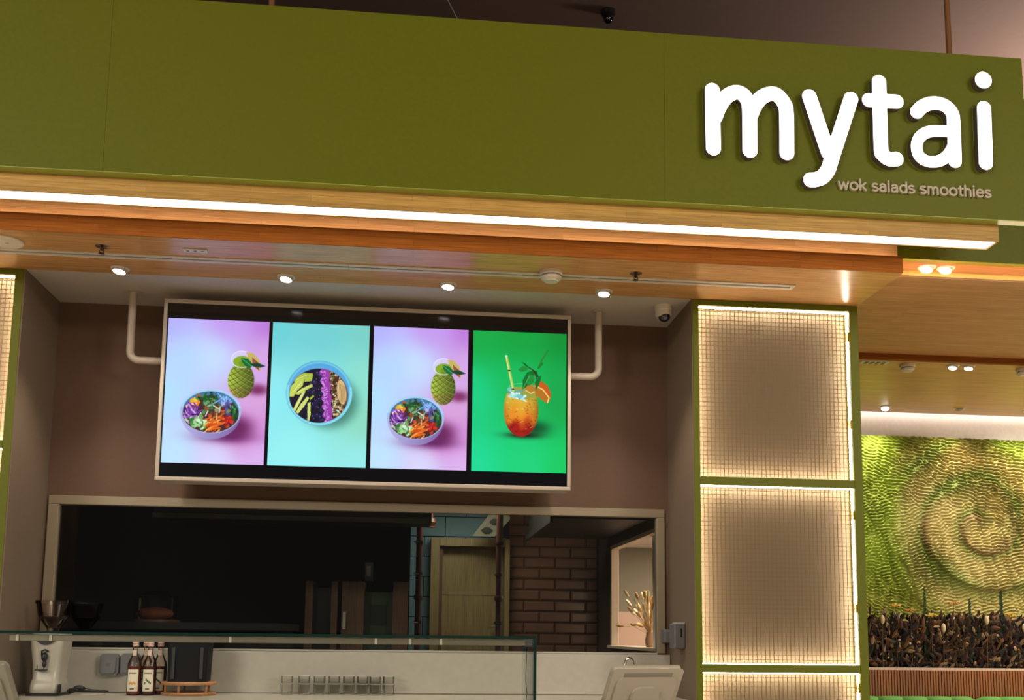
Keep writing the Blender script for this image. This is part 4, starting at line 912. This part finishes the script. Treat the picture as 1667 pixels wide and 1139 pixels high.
for x, y, wd in ((1.855, 8.6, 'left'), (1.86, 7.73, 'right')): downlight('room_downlight', f'small round light in the back room ceiling, {wd} one of the pair', (x, y, 2.0795), size=1.3, group='back room lights')
rgd = random.Random(3)
dg = thing('dried_grass_bunch', 'bright bunch of dried grasses in a vase on the white ledge', 'dried flowers', (1.65, 6.95, 1.215))
build(MB().lathe([(.022, 0), (.028, .02), (.03, .05), (.02, .085), (.024, .1), (.02, .1), (.016, .086)], 16, (1.65, 6.95, 1.2155)), 'vase', mat('amber_vase', (190, 150, 116), .3), dg, smooth=50)
for k in range(60):
    a = rgd.uniform(0, 6.3); s = abs(rgd.gauss(0, .075)); h = rgd.uniform(.14, .36)
    p0 = Vector((1.65, 6.95, 1.30)); p2 = Vector((1.65+s*1.1*math.cos(a)-.008, 6.95+s*math.sin(a), 1.215+h)); p1 = (p0+p2)/2+Vector((0, 0, .02))
    st_ = build(MB().tube([p0, p1, p2], .0014, 5), 'stem', mat('straw_stem', (206, 170, 110), .8), dg)
    build(MB().ell(p2, .011, .011, .030, 7, 5, (p2-p1).to_track_quat('Z', 'Y').to_matrix()), 'seed_head', mat('straw_head_%d' % (k % 3), [(232, 206, 156), (206, 160, 96), (238, 226, 196)][k % 3], .9), st_)
l = bpy.data.lights.new('ledge_spot', 'SPOT'); l.energy = 30; l.color = (1, .84, .62); l.spot_size = R(60); l.shadow_soft_size = .02
o = bpy.data.objects.new('ledge_spot', l); col.objects.link(o); o.location = (1.68, 7.0, 1.94)

# ---------------------------------------------------------------- seating alcove on the right
struct('ceiling_alcove_front', bx(2.095, 6.2, 4.2555, 4.42, 2.963, 3.0), bamboo('bamboo_strip', (140, 98, 60), .5, (.9, .028), var=.09), 'narrow bamboo soffit strip under the green beam with two downlights', 'soffit')
struct('trim_6', bx(2.095, 6.2, 4.362, 4.42, 2.8625, 2.9625), WOODF, 'glowing bamboo strip above the alcove ceiling panel', 'trim')
struct('ceiling_alcove', MB().prism([(4.165, 2.857), (5.38, 2.857), (5.38, 2.862), (4.172, 2.862), (4.172, 2.866), (4.165, 2.866)], 2.0835, 6.2, 'x'), WOODC, 'large flat bamboo ceiling panel over the seating alcove', 'ceiling')
tag(build(bx(2.10, 6.1, 4.260, 4.262, 2.8625, 2.873), 'cove_light', mat('warm_cove_led_2', (255, 190, 110), .4, emit=62, ec=(255, 238, 212))), 'warm cove light strip hidden above the alcove ceiling panel', 'cove light')
struct('trim_7', bx(1.65, 6.2, 5.352, 5.38, 2.825, 2.8565), WOODD, 'brown step edge across the alcove ceiling', 'trim')
struct('ceiling_alcove_rear', bx(1.65, 6.2, 5.3805, 6.66, 2.825, 2.849), bamboo('bamboo_alcove_rear', (196, 148, 76), .4, (.9, .028), var=.09), 'rear bamboo ceiling of the alcove with small downlights', 'ceiling')
struct('wall_alcove', bx(1.65, 6.2, 6.73, 6.85, 0, 2.90), WHITEP, 'white back wall of the seating alcove above the green mural', 'wall')
struct('ceiling_alcove_slot', bx(1.65, 6.2, 6.60, 6.73, 2.875, 2.90), WHITEP, 'white top of the light slot above the alcove wall', 'ceiling')
tag(build(bx(1.7, 6.15, 6.625, 6.655, 2.8655, 2.8745), 'cove_light', mat('wall_wash_led', (255, 240, 225), .4, emit=9, ec=(255, 246, 242))), 'hidden light strip washing the white wall above the mural', 'cove light')
struct('wall_alcove_right', bx(6.2, 6.3, 4.2, 6.85, 0, 3.3), WHITEP, 'white right end wall of the seating alcove', 'wall')
for x, y, wd in ((2.311, 4.308, 'left of the pair by the soffit end'), (2.402, 4.308, 'right of the pair by the soffit end')):
    downlight('beam_downlight', f'round downlight under the green beam, {wd}', (x, y, 2.9625), (R(-12), R(18)), True, 5, .98, 'beam downlights', 60)
ZF = 2.8245
for x, wd in ((3.045, 'left'), (3.140, 'right')):
    downlight('alcove_downlight', f'small lit downlight in the rear alcove ceiling, {wd} of the close pair', (x, 5.433, ZF), (R(-8), R(14)), True, 4, .88, 'alcove downlight pair', 60)
downlight('wall_washer', 'lit tilted spotlight near the mural beside the pillar', (3.157, 6.503, ZF), (R(-22), R(14)), True, 26, .98, 'mural spotlights', 112, aim=(3.157, 6.73, 1.5), blend=.9)
downlight('wall_washer', 'spotlight with its lens turned away, over the mural centre', (3.657, 6.464, ZF), (R(24), R(-8)), False, 32, .98, 'mural spotlights', 112, aim=(3.657, 6.73, 1.5), blend=.9)
downlight('wall_washer', 'spotlight over the mural cut off by the right edge', (4.150, 6.470, ZF), (R(24), R(-8)), False, 32, .98, 'mural spotlights', 112, aim=(4.15, 6.73, 1.5), blend=.9)
smoke('white smoke detector on the rear alcove ceiling', 2.788, 5.457, ZF, .85)
smoke('white smoke detector on the alcove ceiling at the right edge', 3.475, 5.445, ZF, .85)
ap = thing('ceiling_grille', 'small white air grille in the alcove ceiling beside the pillar', 'grille', (2.58, 5.42, ZF))
build(bx(2.50, 2.66, 5.395, 5.45, ZF-.004, ZF), 'frame', WHITE, ap, bevel=.001)
for k in range(4): build(bx(2.52+k*.033, 2.54+k*.033, 5.402, 5.443, ZF-.0055, ZF-.004), 'slot', mat('grille_slot', (110, 90, 66), .6), ap)

# moss mural: relief of swirling ridges covered with ripples
def mural():
    x0, x1, z0, z1 = 2.62, 4.75, 1.27, 2.667; nx, nz = 460, 400
    X, Z = np.meshgrid(np.linspace(x0, x1, nx), np.linspace(z0, z1, nz), indexing='xy')
    dx, dz = X-3.90, Z-2.06; r = np.hypot(dx, dz)+1e-6; th = np.arctan2(dz, dx)
    rs = np.random.RandomState(7)
    def noise(X, Z, f, seed, k=10):
        g = np.random.RandomState(seed); out = 0*X
        for _ in range(k):
            a = g.uniform(0, 6.28); q = f*g.uniform(.6, 1.5); out = out+np.sin(q*(X*np.cos(a)+Z*np.sin(a))+g.uniform(0, 6.28))
        return out/np.sqrt(k)
    nz_ = noise(X, Z, 7, 1)
    ph = (r/.27 - th/(2*math.pi) + .08*nz_)          # swirling arms
    saw = ph-np.floor(ph)
    fade = np.clip((.80-r)/.18, 0, 1)
    ridge = (np.where(saw < .90, saw/.90, (1-saw)/.10))**1.8*fade
    def ripples(ang, seed, k=34):
        g = np.random.RandomState(seed); out = 0*X
        for _ in range(k):
            a = R(ang)+g.normal(0, .30); q = 2*math.pi/g.uniform(.0185, .0245); out = out+np.cos(q*(X*np.cos(a)+Z*np.sin(a))+g.uniform(0, 6.28))
        return out/np.sqrt(k/2)
    mk = 1/(1+np.exp(-3*(noise(X, Z, 5, 3)+1.2*np.sin(th+.6)*fade)))
    rip = ripples(72, 101)*mk+ripples(108, 102)*(1-mk)
    amp = np.clip(.85+.4*noise(X, Z, 9, 11), .25, 1.3)
    h = .018*ridge+.0130*amp*np.clip(rip, -.9, 1.3)+.010*nz_
    y = 6.700-h
    lime, olive, tan, brown, red = [np.array(lin(c)) for c in ((146, 168, 48), (110, 122, 46), (164, 150, 86), (128, 100, 58), (150, 78, 58))]
    t = np.clip((.74-r)/.25+.25*nz_, 0, 1)[..., None]
    C = lime*(1-t)+olive*t
    arm = np.clip(np.sin(math.pi*np.clip(saw, 0, 1))*1.2-.1+.35*noise(X, Z, 12, 21), 0, 1)[..., None]*t
    C = C*(1-arm)+tan*arm
    b_ = np.clip((saw-.66)*4, 0, 1)[..., None]*np.clip((.62-r)/.15, 0, 1)[..., None]*np.clip(.5+.5*noise(X, Z, 8, 33), 0, 1)[..., None]
    C = C*(1-b_*.8)+brown*b_*.8
    d_ = np.clip(noise(X, Z, 5, 41)-.7, 0, 1)[..., None]*np.clip((.5-r)/.1, 0, 1)[..., None]; C = C*(1-d_)+red*d_
    low = np.clip((1.75-Z)/.25, 0, 1)[..., None]; C = C*(1-low*.45)+np.array(lin((176, 160, 84)))*low*.45
    co = np.stack([X, y, Z], -1).reshape(-1, 3); i, j = np.mgrid[0:nz-1, 0:nx-1]; a = i*nx+j
    q = np.stack([a, a+1, a+nx+1, a+nx], -1).reshape(-1, 4)
    me = bpy.data.meshes.new('relief'); me.vertices.add(len(co)); t_ = thing('moss_mural', 'green and tan textured wall relief of a great swirl', 'wall art', (3.7, 6.72, 1.27))
    me.vertices.foreach_set('co', (co-np.array(t_.location)).ravel()); me.loops.add(q.size); me.loops.foreach_set('vertex_index', q.ravel().astype(np.int32)); me.polygons.add(len(q)); me.polygons.foreach_set('loop_start', np.arange(0, q.size, 4, dtype=np.int32)); me.update(calc_edges=True)
    at = me.color_attributes.new('Col', 'FLOAT_COLOR', 'POINT'); at.data.foreach_set('color', np.concatenate([C.reshape(-1, 3), np.ones((len(co), 1))], 1).astype(np.float32).ravel())
    me.materials.append(attrmat('mural_relief_paint', .7)); me.shade_smooth()
    o = bpy.data.objects.new('relief', me); col.objects.link(o); o.parent = t_
    build(bx(x0, x1, 6.715, 6.7295, z0, z1), 'backing_board', mat('mural_back', (90, 96, 30), .8), t_)
mural()

# planter with dried plants, slat panel and banquette
pl = thing('planter_ledge', 'wooden ledge of fine vertical slats with a pale top edge under the mural', 'planter', (3.6, 6.6, 0))
build(bx(2.4, 5.2, 6.50, 6.505, 1.092, 1.108), 'top_edge', mat('pale_edge', (206, 186, 166), .5), pl)
build(bx(2.4, 5.2, 6.506, 6.72, .3, 1.10), 'box', mat('planter_dark', (46, 34, 26), .8), pl)
sl = MB()
for k in range(150): x = 2.4+k*.0187; sl.box(x, x+.0125, 6.485, 6.5055, .5, 1.092)
build(sl, 'slat_front', bamboo('slat_wood', (156, 96, 46), .5, (.8, .04), vertical=True), pl, kind='stuff', label='fine vertical wooden slats')
rg = random.Random(12)
def leafy(mb, p, L_, w_, d, c, n=4):
    d = Vector(d).normalized(); s = d.cross(Vector((0, -1, .2))).normalized()*w_; vs_ = []; bend = Vector((rg.uniform(-.3, .3), -.3, -.2))*L_*.4
    for k in range(n+1):
        t = k/n; q = Vector(p)+d*L_*t+bend*t*t; ww = math.sin(math.pi*(.12+.88*t))**.8 if t < 1 else .05
        vs_ += [q-s*ww, q+Vector((0, -w_*.5*ww, 0)), q+s*ww]
    fs = []
    for k in range(n): fs += [(k*3, k*3+1, k*3+4, k*3+3), (k*3+1, k*3+2, k*3+5, k*3+4)]
    mb.add(vs_, fs, c)
PALN = [(40, 26, 22), (48, 30, 24), (70, 44, 30), (92, 60, 36), (62, 26, 26), (44, 38, 24), (30, 22, 26), (34, 28, 24), (120, 84, 50), (150, 124, 94), (74, 56, 42)]
bed = MB()
for k in range(4200):
    x = rg.uniform(2.7, 4.9); z = 1.10+rg.random()*.33+rg.gauss(0, .015); y = rg.uniform(6.535, 6.655)
    if z > 1.47 or z < 1.10: continue
    a = rg.gauss(90, 40); c = lin(rg.choice(PALN))
    leafy(bed, (x, y, z-.02), rg.uniform(.03, .085), rg.uniform(.005, .016), (math.cos(R(a)), rg.uniform(-.6, .1), math.sin(R(a))), c)
for k in range(230):
    x = rg.uniform(2.7, 4.9); z = 1.12+rg.random()**.8*.33; y = rg.uniform(6.52, 6.60); c = lin(rg.choice([(150, 110, 60), (196, 176, 150), (130, 60, 50), (176, 130, 60), (206, 196, 184), (90, 60, 50)]))
    bed.ell((x, y, z), rg.uniform(.004, .014), .006, rg.uniform(.004, .009), 6, 4, Matrix.Rotation(rg.uniform(0, 3), 3, 'Y'), c)
tag(build(bed, 'dried_plant_bed', attrmat('dried_plants', .9), loc=(3.7, 6.6, 1.1)), 'dense dark bed of dried leaves and seed heads along the mural foot', 'dried plants', kind='stuff')
BT = mat('bunny_tail', (206, 184, 146), .95); SM_ = mat('dry_stem', (120, 90, 56), .8)
for k, (x, z, wd) in enumerate(((3.085, 1.415, 'next to the pillar'), (3.50, 1.365, 'below the swirl centre'), (3.80, 1.42, 'under the tall dark leaf'), (4.06, 1.37, 'toward the right edge'))):
    t = thing('bunny_tail_grass', f'pale fluffy bunny tail grass in the dried bed, {wd}', 'dried grass', (x, 6.515, 1.105), 'bunny tails')
    build(MB().tube([(x, 6.515, 1.105), (x+.006, 6.512, z-.02)], .0018, 6), 'stem', SM_, t); build(MB().ell((x+.006, 6.512, z), .014, .013, .030, 12, 8), 'head', BT, t, smooth=60)
DG_ = mat('dark_green_leaf', (26, 40, 26), .7)
for k, (x, z0, z1, wd) in enumerate(((3.17, 1.12, 1.46, 'nearest the pillar'), (3.40, 1.14, 1.63, 'tallest, reaching up the mural'), (3.71, 1.14, 1.56, 'third from the pillar'), (3.93, 1.30, 1.61, 'small one nearest the right edge'))):
    t = thing('dark_leaf_sprig', f'dark green upright sprig against the mural, {wd}', 'plant', (x, 6.56, 1.105), 'dark sprigs')
    build(MB().tube([(x, 6.56, 1.105), (x+.01, 6.56, (z0+z1)/2), (x+.004, 6.56, z1)], [.004, .003, .001], 6), 'stem', DG_, t)
    mb = MB()
    for j in range(46):
        zz = z0+(z1-z0)*j/46; s = 1 if j % 2 else -1; wv = .7-.55*j/46
        leafy(mb, (x+.006, 6.558, zz), .045*wv+.012, .006, (s*.45, rg.uniform(-.4, .1), 1), lin((26, 42+rg.randint(0, 16), 28)), 3)
    build(mb, 'foliage', attrmat('dark_sprig_leaf', .7), t)
for k, (x, z, wd) in enumerate(((3.20, 1.50, 'near the pillar'), (3.30, 1.47, 'between the first two dark sprigs'), (3.44, 1.44, 'right of the tallest sprig'), (3.60, 1.52, 'at the mural middle'), (3.99, 1.45, 'right of the third sprig'), (4.14, 1.52, 'by the right edge'))):
    t = thing('yarrow_flower', f'mustard dried flower head above the dark bed, {wd}', 'dried flower', (x, 6.54, 1.105), 'mustard flowers')
    build(MB().tube([(x, 6.54, 1.105), (x-.005, 6.54, z)], .0018, 6), 'stem', SM_, t)
    mb = MB()
    for j in range(26):
        a = rg.uniform(0, 6.3); q = rg.random()**.5*.038; mb.ell((x-.005+q*math.cos(a), 6.535+q*.4*math.sin(a), z+.012*math.cos(q*30)+rg.uniform(-.008, .008)), .007, .006, .005, 6, 4)
    build(mb, 'flower_head', mat('mustard_%d' % (k % 2), [(200, 164, 62), (176, 132, 56)][k % 2], .9), t, kind='stuff')
BQ = mat('green_velvet', (86, 146, 58), .75, bump=.2, bscale=80)
for k, (xa, xb, lab) in enumerate(((2.35, 3.650, 'green channelled bench cushion below the slats beside the pillar'), (3.662, 4.96, 'green channelled bench cushion below the slats at the right edge'))):
    t = thing('bench_cushion', lab, 'bench', ((xa+xb)/2, 6.4, 0), 'bench cushions')
    n = 8; wch = (xb-xa)/n
    for j in range(n):
        x0 = xa+j*wch; mb = MB(); vs_ = []; pr = []
        m = 10
        for z_ in (.42, .86, .905, .928, .932, .93):
            for q in range(m+1):
                u = q/m; bul = math.sin(math.pi*u)**.5; yy = 6.40-.035*bul+{.42: 0, .86: 0, .905: .006, .928: .022, .932: .045, .93: .075}[z_]
                vs_.append((x0+u*wch, yy, z_-(.007*(1-bul) if z_ > .88 else 0)-(.02*max(0, 1-min((x0+u*wch-xa), (xb-x0-u*wch))/.05) if z_ > .88 else 0)))
        mb.add(vs_, [(r_*(m+1)+q, r_*(m+1)+q+1, (r_+1)*(m+1)+q+1, (r_+1)*(m+1)+q) for r_ in range(5) for q in range(m)])
        build(mb, 'channel', BQ, t, smooth=70)
    build(bx(xa, xb, 5.85, 6.40, .36, .45), 'seat', BQ, t, bevel=.02); build(bx(xa, xb, 5.9, 6.46, 0, .36), 'base', mat('bench_base', (60, 44, 34), .7), t)
